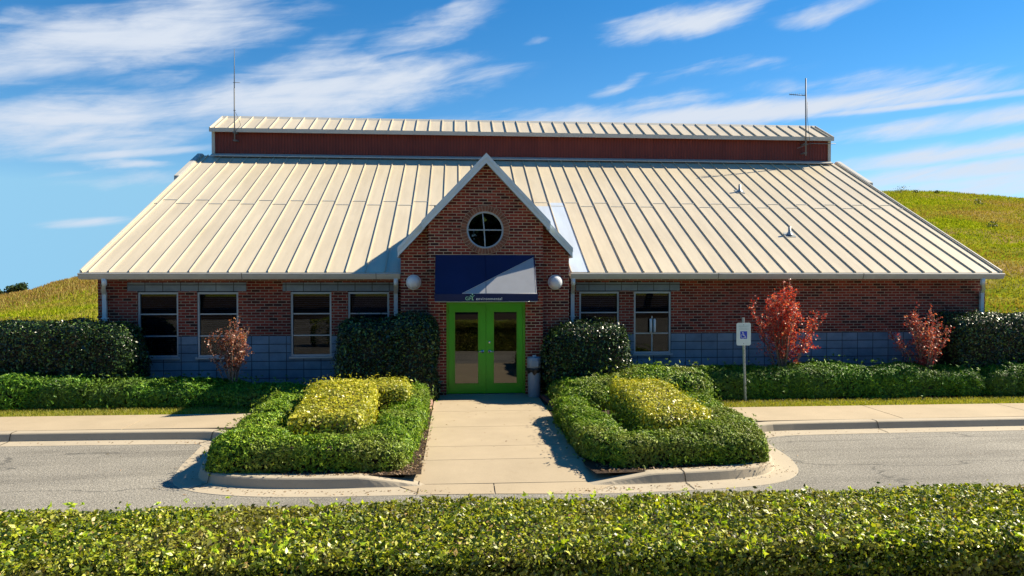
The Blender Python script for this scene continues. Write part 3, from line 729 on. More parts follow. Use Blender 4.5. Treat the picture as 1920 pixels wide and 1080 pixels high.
for k_, (a, b) in enumerate(zip(al[:-1], al[1:])):   # end laps, staggered from pan to pan
    y = 21.16 if k_ % 2 else 20.9
    m.prism([(a + .015, y, rz(y) + .001), (b - .015, y, rz(y) + .001), (b - .015, y + .03, rz(y + .03) + .001), (a + .015, y + .03, rz(y + .03) + .001)], (0, -.004, .012), 1)
# back slope
m.prism([(RX0, 35.0, EZ), (RX1, 35.0, EZ), (RX1, 27.05, rz(24.95)), (RX0, 27.05, rz(24.95))], (0, 0, -.09))
roof = m.build('roof', [MT['roof'], MT['trim']], B)
for k_, (a, b) in enumerate([(2.73, 2.729 + SP - .02), (3.18, 3.18 + .0)][:1]): pass
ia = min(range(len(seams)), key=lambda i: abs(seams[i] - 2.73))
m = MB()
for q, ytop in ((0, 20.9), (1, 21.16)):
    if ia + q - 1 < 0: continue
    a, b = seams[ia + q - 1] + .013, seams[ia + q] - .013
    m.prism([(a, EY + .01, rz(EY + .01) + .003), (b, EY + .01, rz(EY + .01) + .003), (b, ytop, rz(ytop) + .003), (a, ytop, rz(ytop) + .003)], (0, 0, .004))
pn = m.build('pale_roof_panel', MT['pale_panel'], roof); tag(pn, 'pale blue white roof panels beside the entrance gable')  # two pans below the end laps, paler and bluer than the roof
# rake trim, upper flares
for x0, x1, s in ((RX0 - .035, RX0 - .002, -1), (RX1 + .002, RX1 + .035, 1)):
    m = MB()
    m.prism([(x0, EY, EZ - .12), (x0, EY, EZ + .055), (x0, TY, rz(TY) + .055), (x0, TY, rz(TY) - .12)], (x1 - x0, 0, 0))
    m.prism([(x0, 35, EZ - .12), (x0, 35, EZ + .055), (x0, 27.05, rz(TY) + .055), (x0, 27.05, rz(TY) - .12)], (x1 - x0, 0, 0))
    xf = RX0 - .04 if s < 0 else RX1 + .04; y0, y1 = 22.9, TY
    m.prism([(xf, y0, rz(y0) - .16), (xf, y0, rz(y0) + .065), (xf, y1, rz(y1) + .065), (xf, y1, rz(y1) - .16)], (s * .14, 0, 0))
    m.build('rake_trim', MT['trim'], roof)
# gutters with hangers' seams, soffit
for (a, b, nm) in ((-8.53, -1.32, 0), (2.70, 13.62, 1)):
    m = MB(); prof = [(16.90, 2.825), (16.885, 2.805), (16.90, 2.785), (16.905, 2.76), (16.935, 2.70), (16.945, 2.685), (17.03, 2.685), (17.03, 2.825), (17.02, 2.825), (17.02, 2.70), (16.95, 2.70), (16.915, 2.77), (16.915, 2.825)]
    m.prism([(a, y, z) for y, z in prof], (b - a, 0, 0))
    x = a + 3.6
    while x < b - .5: m.prism([(x, y - .004, z - .001) for y, z in prof[:7]], (.012, 0, 0), 1); x += 3.65 if nm else 3.05
    m.box(a, b, 17.032, 17.06, 2.675, 2.745, 0)
    m.build('gutter', [MT['gutter'], MT['black']], roof)
    m = MB(); m.box(a + .05, b - .05, 17.06, 17.5, 2.68, 2.70); m.build('soffit', MT['trim'], roof)
def downspout(x, side=0):
    m = MB(); w = .045
    pts = [(x + side, 16.97, 2.69), (x + side, 16.98, 2.60), (x + side * .3, 17.25, 2.44), (x, 17.43, 2.34), (x, 17.44, 2.2), (x, 17.44, -.02)]
    for p, q in zip(pts[:-1], pts[1:]):
        d = Vector(q) - Vector(p); ex = Vector(d).normalized() * .02
        a = Vector(p) - ex; 
        up = d.cross(Vector((1, 0, 0))).normalized() * .032; rt_ = Vector((w, 0, 0))
        m.prism([a - rt_ - up, a + rt_ - up, a + rt_ + up, a - rt_ + up], d + ex * 2)
    m.box(x - w - .02, x + w + .02, 17.39, 17.498, 1.75, 1.78)
    m.tube([(x + side, 16.98, 2.69), (x + side, 16.99, 2.54)], .055, 10)
    m.build('downspout', MT['rake'], B)
downspout(-8.20, .21); downspout(-1.46, .04); downspout(2.83, -.06); downspout(13.43, -.33)

# clerestory
CX0, CX1 = -8.18, 13.36
m = MB(); m.box(CX0 + .08, CX1 - .08, 24.86, 24.95, rz(24.86) - .15, 7.62)
for (xa, xb) in ((CX0 + .06, CX0 + .14), (CX1 - .14, CX1 - .06)):
    m.prism([(xa, 24.951, 6.5), (xa, 24.951, 7.66), (xa, 26, 8.20), (xa, 27.05, 7.66), (xa, 27.05, 6.5)], (xb - xa, 0, 0))
m.box(CX0 + .14, CX1 - .14, 27.0, 27.08, 6.5, 7.62)
m.build('clerestory_wall', MT['siding'], B)
m = MB(); m.box(CX0 + .0, CX0 + .1, 24.82, 24.858, 6.80, 7.60); m.box(CX1 - .1, CX1, 24.82, 24.858, 6.80, 7.60); 
m.prism([(CX0, 24.68, 6.75), (CX0, 24.86, 6.84), (CX0, 24.86, 6.87), (CX0, 24.855, 6.87), (CX0, 24.68, 6.785)], (CX1 - CX0, 0, 0))
m.build('corner_trim', MT['trim'], B)
m = MB(); fy, fz = 24.66, 7.66
for s in (1, -1):
    y0 = fy if s > 0 else 52 - fy
    m.prism([(CX0, y0, fz), (CX1, y0, fz), (CX1, 26, fz + .5 * (26 - fy)), (CX0, 26, fz + .5 * (26 - fy))], (0, 0, -.07))
x = -8.02
while x < CX1 - .1:
    m.prism([(x - .011, fy - .01, fz), (x + .011, fy - .01, fz), (x + .011, fy - .01, fz + .045), (x - .011, fy - .01, fz + .045)], (0, 26 - fy, .5 * (26 - fy))); x += SP
m.box(CX0, CX1, fy - .02, fy + .02, fz - .10, fz + .03, 1)
m.prism([(CX0 - .01, 25.9, fz + .62), (CX0 - .01, 26, fz + .72), (CX0 - .01, 26.1, fz + .62)], (CX1 - CX0 + .02, 0, 0), 1)
for xa, xb in ((CX0 - .03, CX0 - .002), (CX1 + .002, CX1 + .03)):
    m.prism([(xa, fy, fz - .1), (xa, fy, fz + .05), (xa, 26, fz + .72), (xa, 52 - fy, fz + .05), (xa, 52 - fy, fz - .1), (xa, 26, fz + .57)], (xb - xa, 0, 0), 1)
m.build('clerestory_roof', [MT['roof'], MT['trim']], B)

# roof vents
for (x, y) in ((8.93, 22.15), (9.1, 19.07)):
    v = empty('roof_vent', (x, y, rz(y)), 'small grey pipe vent high on the right roof slope' if y > 20 else 'small grey pipe vent low on the right roof slope', 'vent', 'pipe vents on the roof')
    m = MB(); m.prism([(x - .13, y - .13, rz(y - .13) + .004), (x + .13, y - .13, rz(y - .13) + .004), (x + .13, y + .13, rz(y + .13) + .004), (x - .13, y + .13, rz(y + .13) + .004)], (0, 0, .012)); m.build('flashing', MT['galv'], v)
    m = MB(); m.lathe((x, y, rz(y)), [(.10, .0), (.075, .05), (.04, .10), (.036, .24), (.028, .24), (.028, .2)], 16); m.build('pipe', MT['galv'], v)
# antennas
A = empty('antenna_mast', (-7.37, 24.78, 7.0), 'tall thin whip antenna mast on the left end of the clerestory', 'antenna', 'antenna masts on the clerestory')
m = MB(); m.tube([(-7.37, 24.62, 7.25), (-7.37, 24.62, 9.0)], .020, 8); m.build('mast', MT['mast'], A)
m = MB(); m.tube([(-7.37, 24.62, 8.9), (-7.36, 24.62, 10.3)], [.018, .008], 6); m.build('whip', MT['mast'], A)
m = MB(); m.tube([(-7.41, 24.62, 9.19), (-7.18, 24.62, 9.19)], .009, 6); m.build('cross_arm', MT['mast'], A)
m = MB(); m.tube([(-7.40, 24.62, 8.27), (-7.33, 24.62, 8.27)], .014, 6); m.build('clamp', MT['mast'], A)
for z in (7.27, 7.52): m = MB(); m.box(-7.43, -7.31, 24.62, 24.86, z, z + .03); m.build('bracket', MT['mast'], A)
m = MB(); m.tube([(-7.33, 24.60, 8.2), (-7.24, 24.60, 8.0), (-7.16, 24.6, 7.78), (-7.3, 24.6, 7.62), (-7.36, 24.6, 7.5)], .006, 5); m.build('cable', MT['black'], A)
A = empty('antenna_mast', (12.32, 24.78, 7.0), 'antenna mast with a small toothed yagi arm on the right end of the clerestory', 'antenna', 'antenna masts on the clerestory')
m = MB(); m.tube([(12.32, 24.6, 7.02), (12.30, 24.6, 9.74)], .024, 8); m.build('mast', MT['mast'], A)
m = MB(); m.tube([(12.33, 24.6, 9.13), (11.68, 24.55, 9.15)], .014, 6)
for q in range(9): x = 11.70 + q * .068; m.tube([(x, 24.55, 9.15 - .045), (x, 24.55, 9.15 + .05)], .005, 5)
m.build('yagi_arm', MT['mast'], A)
for z in (7.10, 7.42): m = MB(); m.box(12.25, 12.37, 24.6, 24.86, z, z + .03); m.build('bracket', MT['mast'], A)
m = MB(); m.tube([(12.04, 24.66, 7.28), (12.5, 24.66, 7.46), (13.45, 24.66, 7.46)], .013, 6); m.build('brace', MT['mast'], A)
m = MB(); m.tube([(12.36, 24.58, 8.9), (12.34, 24.56, 8.4), (12.40, 24.57, 7.9), (12.44, 24.58, 7.6), (12.5, 24.6, 7.25), (12.4, 24.62, 7.15)], .007, 5); m.build('cable', MT['black'], A)

# ------------------------------------------------------------------ entrance gable
XC = .675; OY, PY = 16.85, 16.60
AP = 5.50                                  # apex of the gable roof surface
def gz(dx): return AP - 1.055 * dx
m = MB()
# recessed shoulders
for s in (-1, 1):
    xo = XC + s * 1.975; xi = XC + s * 1.325
    m.prism([(xo, OY, -.1), (xo, OY, gz(1.975) - .16), (xi, OY, gz(1.325) - .16), (xi, OY, -.1)], (0, .25, 0))
    m.prism([(xo, OY + .25, -.1), (xo, OY + .25, gz(1.975) - .16), (xo, 18.2, gz(1.975) - .16), (xo, 18.2, -.1)], (-s * .2, 0, 0))
# pier face with a round hole and the doorway
DX0, DX1, DZ = -.24, 1.59, 2.16
wcx, wcz, wr, ar = .655, 3.82, .425, .565
m.box(XC - 1.325, DX0, PY, PY + .3, -.1, DZ + .04); m.box(DX1, XC + 1.325, PY, PY + .3, -.1, DZ + .04)
bot = DZ + .04
def outline(t):     # ray from the window centre to the border of the pier face above the door
    c, s_ = cos(t), sin(t); best = 9
    for (nx, nz, d) in ((1, 0, XC + 1.325), (-1, 0, -(XC - 1.325)), (0, -1, -bot), (1.055, 1, AP - .16 + 1.055 * XC), (-1.055, 1, AP - .16 - 1.055 * XC)):
        q = nx * c + nz * s_
        if q > 1e-6: best = min(best, (d - nx * wcx - nz * wcz) / q)
    return best
cor = []
zs = gz(1.325) - .16
for (x_, z_) in ((XC + 1.325, bot), (XC - 1.325, bot), (XC + 1.325, zs), (XC - 1.325, zs), (XC, AP - .16)): cor.append(math.atan2(z_ - wcz, x_ - wcx) % (2 * pi))
angs = sorted(set([2 * pi * k / 64 for k in range(64)] + cor))
for a, b in zip(angs, angs[1:] + [angs[0] + 2 * pi]):
    pa, pb = outline(a), outline(b)
    q = [(wcx + ar * cos(a), wcz + ar * sin(a)), (wcx + pa * cos(a), wcz + pa * sin(a)), (wcx + pb * cos(b), wcz + pb * sin(b)), (wcx + ar * cos(b), wcz + ar * sin(b))]
    m.add([(x_, PY, z_) for x_, z_ in q], [(0, 3, 2, 1)])
for s in (-1, 1):
    x_ = XC + s * 1.325; f = (0, 1, 2, 3)
    m.add([(x_, PY, bot), (x_, PY + .3, bot), (x_, PY + .3, zs), (x_, PY, zs)], [f if s > 0 else f[::-1]])
porch = m.build('entrance_wall', MT['brick_porch'], B)
m = MB(); NB = 44     # soldier bricks of the ring
for k in range(NB):
    a0 = 2 * pi * (k + .08) / NB; a1 = 2 * pi * (k + .92) / NB
    q = [(wcx + r_ * cos(a), wcz + r_ * sin(a)) for r_, a in ((wr + .01, a0), (ar - .008, a0), (ar - .008, a1), (wr + .01, a1))]
    m.prism([(x_, PY - .012, z_) for x_, z_ in q], (0, .16, 0))
m.lathe((wcx, PY, wcz), [(wr, -.004), (ar + .005, -.004)], 64, 'Y', 1)
m.lathe((wcx, PY, wcz), [(wr + .006, -.004), (wr + .006, -.2)], 64, 'Y', 1)
MT['ring'] = simple('ring_brick', (.24, .10, .06), .85, var=.5, scale=9, bump=.004)
MT['mortar'] = simple('mortar', (.45, .35, .25), .9)
m.build('brick_ring', [MT['ring'], MT['mortar']], B)
m = MB(); m.lathe((wcx, PY + .05, wcz), [(wr + .004, 0), (wr + .004, .045), (wr - .035, .045), (wr - .035, 0)], 64, 'Y')
m.box(wcx - wr + .03, wcx + wr - .03, PY + .02, PY + .05, wcz - .013, wcz + .013)
rw = m.build('round_window', MT['alu'], B)
# the upright bar is bowed a little
m = MB(); pts = [(wcx - .06 + .09 * q - .03 * q * q, PY + .032, wcz + (wr - .03) * (1 - 2 * q)) for q in [k / 10 for k in range(11)]]
m.tube(pts, .014, 6); m.build('muntin', MT['alu'], rw)
m = MB(); m.lathe((wcx, PY + .062, wcz), [(0, 0), (wr - .03, 0)], 64, 'Y'); m.build('pane', MT['door_glass'], rw)
m = MB(); m.box(XC - 1.2, XC + 1.2, PY + .32, PY + .36, 2.3, 4.4); m.box(XC - 1.3, XC + 1.3, PY + 1.2, PY + 1.24, -.1, 2.3); m.box(XC - 1.3, XC + 1.3, PY + .3, PY + 1.2, -.1, -.02); m.build('interior', MT['inside'], B)

# gable roof slabs
m = MB()
for s in (-1, 1):
    def pt(dx, y, dz=0): return (XC + s * dx, y, gz(dx) + dz)
    def yb(dx): return 17.0 + (gz(dx) - 2.84) / .5 + .25
    m.prism([pt(0, 16.40, 0), pt(1.42, 16.40, 0), pt(1.42, yb(1.42)), pt(0, yb(0))], (0, 0, -.11))
    m.prism([pt(1.423, 16.64), pt(2.0, 16.64), pt(2.0, yb(2.0)), pt(1.423, yb(1.423))], (0, 0, -.11))
m.build('gable_roof', [MT['roof']], B)
m = MB()
for s in (-1, 1):
    def P3(dx, y, dz): return (XC + s * dx, y, gz(dx) + dz)
    # upper rake: two boards, one proud of the other
    m.prism([P3(0, 16.40, .05), P3(1.46, 16.40, .05), P3(1.46, 16.40, -.17), P3(0, 16.40, -.17)], (0, -.03, 0))
    m.prism([P3(0, 16.37, .055), P3(1.47, 16.37, .055), P3(1.47, 16.37, -.045), P3(0, 16.37, -.045)], (0, -.02, 0))
    m.prism([P3(1.466, 16.64, .05), P3(2.02, 16.64, .05), P3(2.02, 16.64, -.17), P3(1.40, 16.64, -.17), P3(1.40, 16.64, .0)], (0, -.03, 0))
    m.prism([P3(1.472, 16.61, .055), P3(2.03, 16.61, .055), P3(2.03, 16.61, -.045), P3(1.472, 16.61, -.045)], (0, -.02, 0))
    # soffit return and side eave fascia
    m.prism([P3(2.0, 16.64, .04), P3(2.03, 16.64, .01), P3(2.03, 16.64, -.18), P3(2.0, 16.64, -.18)], (0, 1.45, 0))
    m.prism([P3(1.424, 16.40, .04), P3(1.46, 16.40, .01), P3(1.46, 16.40, -.17), P3(1.424, 16.40, -.17)], (0, .24, 0))
    m.prism([P3(0.0, 16.41, -.112), P3(1.4, 16.41, -.112), P3(1.4, 16.41, -.15), P3(0, 16.41, -.15)], (0, .19, 0))
m.build('rake_board', MT['rake'], B)

# doors
m = MB(); y0, y1 = PY + .03, PY + .16; fw = .055
m.box(DX0, DX0 + fw, y0, y1, 0.015, DZ, 0, .004); m.box(DX1 - fw, DX1, y0, y1, .015, DZ, 0, .004); m.box(DX0 + fw, DX1 - fw, y0 + .001, y1, DZ - fw, DZ)
m.box(DX0, DX1, PY + .02, y1, .0, .014, 1)
m.build('door_frame', [MT['green_dark'], MT['galv']], B)
dm = (DX0 + DX1) / 2
for s in (-1, 1):
    a, b = (DX0 + fw + .003, dm - .003) if s < 0 else (dm + .003, DX1 - fw - .003)
    ya, yb_ = PY + .055, PY + .10; zb, zt = .03, DZ - fw - .004; st = .125
    gx0, gx1, gz0, gz1 = a + (.12 if s < 0 else .16), b - (.16 if s < 0 else .12), .24, 1.94
    m = MB(); m.box(a, gx0, ya, yb_, zb, zt); m.box(gx1, b, ya, yb_, zb, zt); m.box(gx0, gx1, ya, yb_, zb, gz0); m.box(gx0, gx1, ya, yb_, gz1, zt)
    d = m.build('door', MT['green'], B)
    m = MB(); t_ = .022
    m.box(gx0, gx0 + t_, ya - .008, ya + .02, gz0, gz1); m.box(gx1 - t_, gx1, ya - .008, ya + .02, gz0, gz1); m.box(gx0 + t_, gx1 - t_, ya - .0075, ya + .02, gz0, gz0 + t_); m.box(gx0 + t_, gx1 - t_, ya - .0075, ya + .02, gz1 - t_, gz1)
    m.build('glazing_bead', MT['green_dark'], d)
    m = MB(); m.box(gx0 + t_, gx1 - t_, ya + .01, ya + .018, gz0 + t_, gz1 - t_); m.build('pane', MT['door_glass'], d)
    hx = dm + s * .082; hz = 1.0
    m = MB(); m.lathe((hx, ya, hz), [(.040, 0), (.040, .012), (.034, .018), (.014, .02), (.014, .055), (0, .06)], 20, 'Y')
    m.tube([(hx, ya - .05, hz), (hx + (-.05 if s < 0 else .05), ya - .055, hz + .003), (hx + s * .115, ya - .048, hz - .006)], [.013, .012, .010], 8)
    m.build('handle', MT['steel'], d)
    if s > 0:
        m = MB(); m.lathe((hx - .0, ya, hz + .215), [(.030, 0), (.030, .01), (.018, .016), (0, .016)], 18, 'Y'); m.build('lock', MT['steel'], d)
    hxx = DX0 + .05 if s < 0 else DX1 - .05
    for z in (.28, 1.1, 1.9): m = MB(); m.tube([(hxx, y0 - .004, z - .05), (hxx, y0 - .004, z + .05)], .009, 8); m.build('hinge', MT['green_dark'], d)

# awning
AW = B
x0, x1 = -.48, 1.79; yt, yf, zt, zb = PY - .004, 15.90, 3.24, 2.355
m = MB()
sag = []
nx, ny = 24, 10
for i in range(nx + 1):
    for j in range(ny + 1):
        u, v = i / nx, j / ny; s_ = .0 * sin(pi * u) * sin(pi * v)
        sag.append((x0 + (x1 - x0) * u, yt + (yf - yt) * v, zt + (zb - zt) * v))
fs = [(i * (ny + 1) + j, i * (ny + 1) + j + 1, (i + 1) * (ny + 1) + j + 1, (i + 1) * (ny + 1) + j) for i in range(nx) for j in range(ny)]
m.add(sag, fs, 0, True)
for x_ in (x0 - .0, x1 + .0):
    m.add([(x_, yt, zt), (x_, yf, zb), (x_, yt, zb)], [(0, 1, 2) if x_ == x0 else (0, 2, 1)], 0)
m.tube([(x1, yt, zt), (x1, yf, zb)], .007, 6); m.tube([(x0, yt, zt), (x0, yf, zb)], .007, 6); m.tube([(x0, yf, zb), (x1, yf, zb)], .009, 6)
m.tube([(.653, yt - .003, zt + .004), (.653, yf - .003, zb + .004)], .004, 5)
aw = m.build('awning', MT['vinyl'], B)
def on_awning(x, t, dz=.004): return (x, yt + (yf - yt) * t - dz * .78, zt + (zb - zt) * t + dz * .62)
m = MB(); m.add([on_awning(.145, .985), on_awning(1.765, .985), on_awning(1.765, .075)], [(0, 1, 2)]); m.build('grey_triangle', MT['awning_grey'], aw)  # pale grey triangle with a white outline, lower right on the navy awning
m = MB(); m.tube([on_awning(.12, .988, .006), on_awning(1.772, .988, .006), on_awning(1.772, .065, .006), on_awning(.12, .988, .006)], .005, 5); m.build('white_outline', MT['white'], aw)
m = MB(); m.box(x0 - .012, x1 + .012, yf - .008, yf, zb - .155, zb - .005); m.box(x0 - .012, x0 - .004, yf, yt, zb - .155, zb - .005); m.box(x1 + .004, x1 + .012, yf, yt, zb - .155, zb - .005)
m.build('valance', MT['vinyl'], aw)
m = MB()
for z in (zb - .17,): m.tube([(x0, yf + .01, z), (x1, yf + .01, z)], .011, 6)
for x_ in (.15, 1.2): m.tube([(x_, yf + .01, zb - .17), (x_, yt, zb - .17)], .009, 6)
m.build('awning_frame', MT['galv'], aw)
def text(s_, size, x, y, z, mat, parent, name='lettering', spacing=1, extr=.002, align='LEFT', sx=1):
    c = bpy.data.curves.new('t', 'FONT'); c.body = s_; c.size = size; c.extrude = extr; c.space_character = spacing; c.align_x = align
    o = bpy.data.objects.new('t', c); COL.objects.link(o); dg = bpy.context.evaluated_depsgraph_get(); dg.update()
    me = bpy.data.meshes.new_from_object(o.evaluated_get(dg)); bpy.data.objects.remove(o); me.name = name
    off = WLOC[parent.name]; M_ = Matrix.Translation(Vector((x, y, z)) - off) @ Matrix.Rotation(pi / 2, 4, 'X') @ Matrix.Diagonal((sx, 1, 1, 1))
    me.transform(M_); me.materials.clear(); me.materials.append(mat)
    q = bpy.data.objects.new(name, me); COL.objects.link(q); q.parent = parent; return q
ty = yf - .0125
text('GFL', .115, .185, ty, zb - .135, MT['text_green'], aw, extr=.002, spacing=1.0)
text('environmental', .088, .425, ty, zb - .132, MT['text_white'], aw, spacing=1.13, extr=.003)
m = MB(); lx, lz = .345, zb - .06
m.lathe((lx, ty, lz + .055), [(0, .003), (.016, .003), (.016, -.002)], 12, 'Y')
m.tube([(lx - .05, ty, lz + .035), (lx - .02, ty, lz + .012), (lx, ty, lz - .01), (lx, ty, lz - .06)], .0065, 5)
m.tube([(lx + .05, ty, lz + .035), (lx + .02, ty, lz + .012), (lx, ty, lz - .01)], .0065, 5)
m.build('logo', MT['text_green'], aw)

# globe lamps
for x in (-1.0, 2.32):
    l = empty('wall_lamp', (x, OY, 2.61), 'round white dome wall lamp left of the awning' if x < 0 else 'round white dome wall lamp right of the awning', 'lamp', 'dome lamps beside the entrance')
    m = MB(); m.lathe((x, OY, 2.61), [(.0, .0), (.168, .0), (.175, .02), (.172, .045), (.160, .05), (.155, .03)], 40, 'Y'); m.build('lamp_rim', MT['white'], l)
    m = MB(); m.lathe((x, OY, 2.61), [(.156 * cos(a * pi / 24), .04 + .11 * sin(a * pi / 24)) for a in range(13)], 40, 'Y'); m.build('dome', MT['lamp'], l)

# litter bin by the door
bx, by = 1.76, 16.28
b_ = empty('litter_bin', (bx, by, 0), 'grey blue litter bin with a black bag beside the green doors', 'litter bin')
m = MB(); m.lathe((bx, by, 0), [(0, .001), (.135, .001), (.14, .01), (.148, .58), (.15, .60), (.13, .60)], 32); m.build('bin_body', MT['bin'], b_)
m = MB(); m.lathe((bx, by, 0), [(.158, .66), (.162, .66), (.160, .80), (.158, .885), (.145, .905), (0, .915)], 32)
m.box(bx - .08, bx + .08, by - .168, by - .12, .70, .84, 0, .006); m.lathe((bx, by, 0), [(.12, .6), (.15, .665)], 24); m.build('bin_lid', MT['bin'], b_)
m = MB(); vs = []
for k in range(33):
    a = 2 * pi * k / 32; w = .02 * sin(a * 5) + .012 * sin(a * 9 + 1)
    for (r_, h_) in ((.156, .672), (.185 + w * .4, .65), (.178 + w, .60 + w * .6), (.160 + w * .3, .545 + w * 1.6)): vs.append((bx + r_ * cos(a), by + r_ * sin(a), h_))
m.add(vs, [(k * 4 + q, (k + 1) * 4 + q, (k + 1) * 4 + q + 1, k * 4 + q + 1) for k in range(32) for q in range(3)], 0, True); m.build('bin_bag', MT['black'], b_)
m = MB(); m.box(bx - .035, bx + .045, by - .03, by + .04, .914, .945, 0, .008); m.build('cup_lid', MT['white'], b_)

# brick bed edging
def edging(name, pts, mat, label):
    m = MB()
    for (xa, ya_), (xb, yb_) in zip(pts[:-1], pts[1:]):
        L = math.hypot(xb - xa, yb_ - ya_); n_ = max(1, int(L / .21)); t = Vector((xb - xa, yb_ - ya_, 0)) / L; nn_ = Vector((-t.y, t.x, 0)) * .047
        for k in range(n_):
            p = Vector((xa, ya_, -.02)) + t * (L * (k + .03) / n_); q = t * (L / n_ * .94); j = Vector((random.uniform(-.006, .006), 0, random.uniform(-.004, .008)))
            m.prism([p - nn_ + j, p + nn_ + j, p + nn_ + j + q, p - nn_ + j + q], (0, 0, .085))
    o = m.build(name, mat, loc=(pts[0][0], pts[0][1], 0)); tag(o, label, 'edging'); return o
edging('brick_edging', [(1.93, 16.3), (2.0, 15.6), (2.10, 14.72), (2.45, 14.70)], MT['edging'], 'dark red brick bed edging right of the walk')
edging('brick_edging', [(-.58, 16.1), (-.57, 14.6)], MT['pink_edging'], 'pinkish brick bed edging left of the walk')

# ------------------------------------------------------------------ sign
sx, sy = 6.36, 15.38
s_ = empty('parking_sign', (sx, sy, -.02), 'white accessible parking sign on a galvanised post by the right pavement', 'sign')
m = MB(); pw, pd = .030, .018
m.prism([(sx - pw, sy + .01, -.1), (sx - pw * .5, sy - pd, -.1), (sx + pw * .5, sy - pd, -.1), (sx + pw, sy + .01, -.1), (sx + pw, sy + .014, -.1), (sx + pw * .45, sy - pd + .005, -.1), (sx - pw * .45, sy - pd + .005, -.1), (sx - pw, sy + .014, -.1)], (-.06, 0, 1.94))
for k in range(26): z_ = .05 + k * .067; x_ = sx - .06 * (z_ + .1) / 1.94; m.box(x_ - .005, x_ + .005, sy - pd - .002, sy - pd + .001, z_ - .005, z_ + .005, 1)
m.build('post', [MT['galv'], MT['black']], s_)
def rrect(cx, cz, w, h, r, n_=6):
    o = []
    for (qx, qz, a0) in ((1, 1, 0), (-1, 1, 90), (-1, -1, 180), (1, -1, 270)):
        for k in range(n_ + 1):
            a = R(a0 + 90 * k / n_); o.append((cx + qx * (w / 2 - r) + r * cos(a), cz + qz * (h / 2 - r) + r * sin(a)))
    return o
cx, cz = 6.30, 1.475; yq = sy - .024
m = MB(); m.prism([(x, yq, z) for x, z in rrect(cx, cz, .325, .50, .04)], (0, .003, 0))
m.box(cx - .005, cx + .005, yq - .006, yq, cz + .20, cz + .215, 1); m.box(cx - .005, cx + .005, yq - .006, yq, cz - .215, cz - .20, 1)
pl = m.build('sign_plate', [MT['sign'], MT['black']], s_)
m = MB(); m.prism([(x, yq - .002, z) for x, z in rrect(cx, cz - .02, .155, .165, .004, 2)], (0, .001, 0)); m.build('blue_panel', MT['blue'], pl)
m = MB(); yy = yq - .004; ox, oz = cx - .012, cz - .03
m.lathe((ox - .008, yy, oz + .068), [(0, .001), (.011, .001), (.011, -.001)], 12, 'Y')
def stroke(pts, w):
    for (xa, za), (xb, zb_) in zip(pts[:-1], pts[1:]):
        d = Vector((xb - xa, 0, zb_ - za)); nn_ = Vector((-d.z, 0, d.x)).normalized() * w / 2; a = Vector((xa, yy, za)) - d.normalized() * w * .3; d = d + d.normalized() * w * .6
        m.prism([a - nn_, a + nn_, a + nn_ + d, a - nn_ + d], (0, .001, 0))
stroke([(ox - .008, oz + .055), (ox - .002, oz + .002), (ox + .034, oz + .0), (ox + .052, oz - .045), (ox + .064, oz - .04)], .012)
stroke([(ox - .004, oz + .032), (ox + .026, oz + .030)], .009)
stroke([(ox - .004 + .044 * cos(R(a)), oz - .012 + .044 * sin(R(a))) for a in range(125, 345, 20)], .009)
m.build('wheelchair_symbol', MT['text_white'], pl)
text('RESERVED', .05, cx, yq - .001, cz + .155, MT['green_text'], pl, align='CENTER', extr=.0005)
text('PARKING', .05, cx, yq - .001, cz + .095, MT['green_text'], pl, align='CENTER', extr=.0005)

# ------------------------------------------------------------------ shrubs
HG = 'tall clipped hollies against the wall'
def holly(label, blobs, seed): return shrub('holly_shrub', label, 'shrub', blobs, MT['l_holly'], 2300, .050, .48, .6, .06, 3.5, .10, HG, seed=seed, stray=.03)
holly('tall glossy holly hedge at the far left end of the building', [BL(-9.1, 16.75, 1.78, 1.35, .72, 5), BL(-7.75, 16.65, 1.76, .75, .62, 3.2), BL(-11.2, 16.9, 1.7, 1.3, .8, 4)], 1)
holly('tall dark holly in shade between the entrance and the left windows', [BL(-1.85, 16.38, 1.80, .85, .66, 4.5), BL(-.98, 16.2, 1.90, .62, .6, 3.5)], 2)
holly('rounded sunlit holly just right of the litter bin', [BL(2.98, 16.42, 1.72, 1.02, .68, 3.6)], 3)
holly('tall holly hedge at the right end of the building', [BL(12.95, 16.75, 1.86, 1.2, .7, 5), BL(14.9, 16.8, 1.84, 1.3, .75, 5)], 4)

JG = 'low clipped junipers along the beds'
def juniper(label, blobs, seed, mat='l_juniper', dens=950, size=.085, ground=-.02, **kw):
    return shrub('juniper_shrub', label, 'shrub', blobs, MT[mat], dens * 1.6, size, .26, .7, kw.pop('lump', .07), kw.pop('lsc', 3), .045, JG, ground=ground, seed=seed, spray=True, stray=kw.pop('stray', .015), **kw)
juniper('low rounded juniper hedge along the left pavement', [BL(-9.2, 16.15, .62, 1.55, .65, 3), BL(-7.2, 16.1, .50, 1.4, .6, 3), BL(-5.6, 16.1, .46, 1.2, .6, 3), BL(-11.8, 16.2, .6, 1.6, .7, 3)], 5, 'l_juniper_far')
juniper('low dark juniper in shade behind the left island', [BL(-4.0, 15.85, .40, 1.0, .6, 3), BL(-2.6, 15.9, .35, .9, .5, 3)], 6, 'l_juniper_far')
juniper('wide juniper mound behind the right island', [BL(3.35, 15.65, .56, 1.25, .85, 2.7), BL(4.5, 15.7, .70, 1.1, .95, 2.8), BL(2.75, 15.0, .42, .6, .5, 2.6)], 7)
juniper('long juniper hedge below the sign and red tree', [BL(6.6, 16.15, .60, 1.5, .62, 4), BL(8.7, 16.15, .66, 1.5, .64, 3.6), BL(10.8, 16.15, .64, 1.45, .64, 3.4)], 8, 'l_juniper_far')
juniper('low juniper at the far right end of the hedge row', [BL(13.3, 16.1, .66, 1.25, .66, 3), BL(15.6, 16.1, .66, 1.5, .66, 3)], 9, 'l_juniper_far')
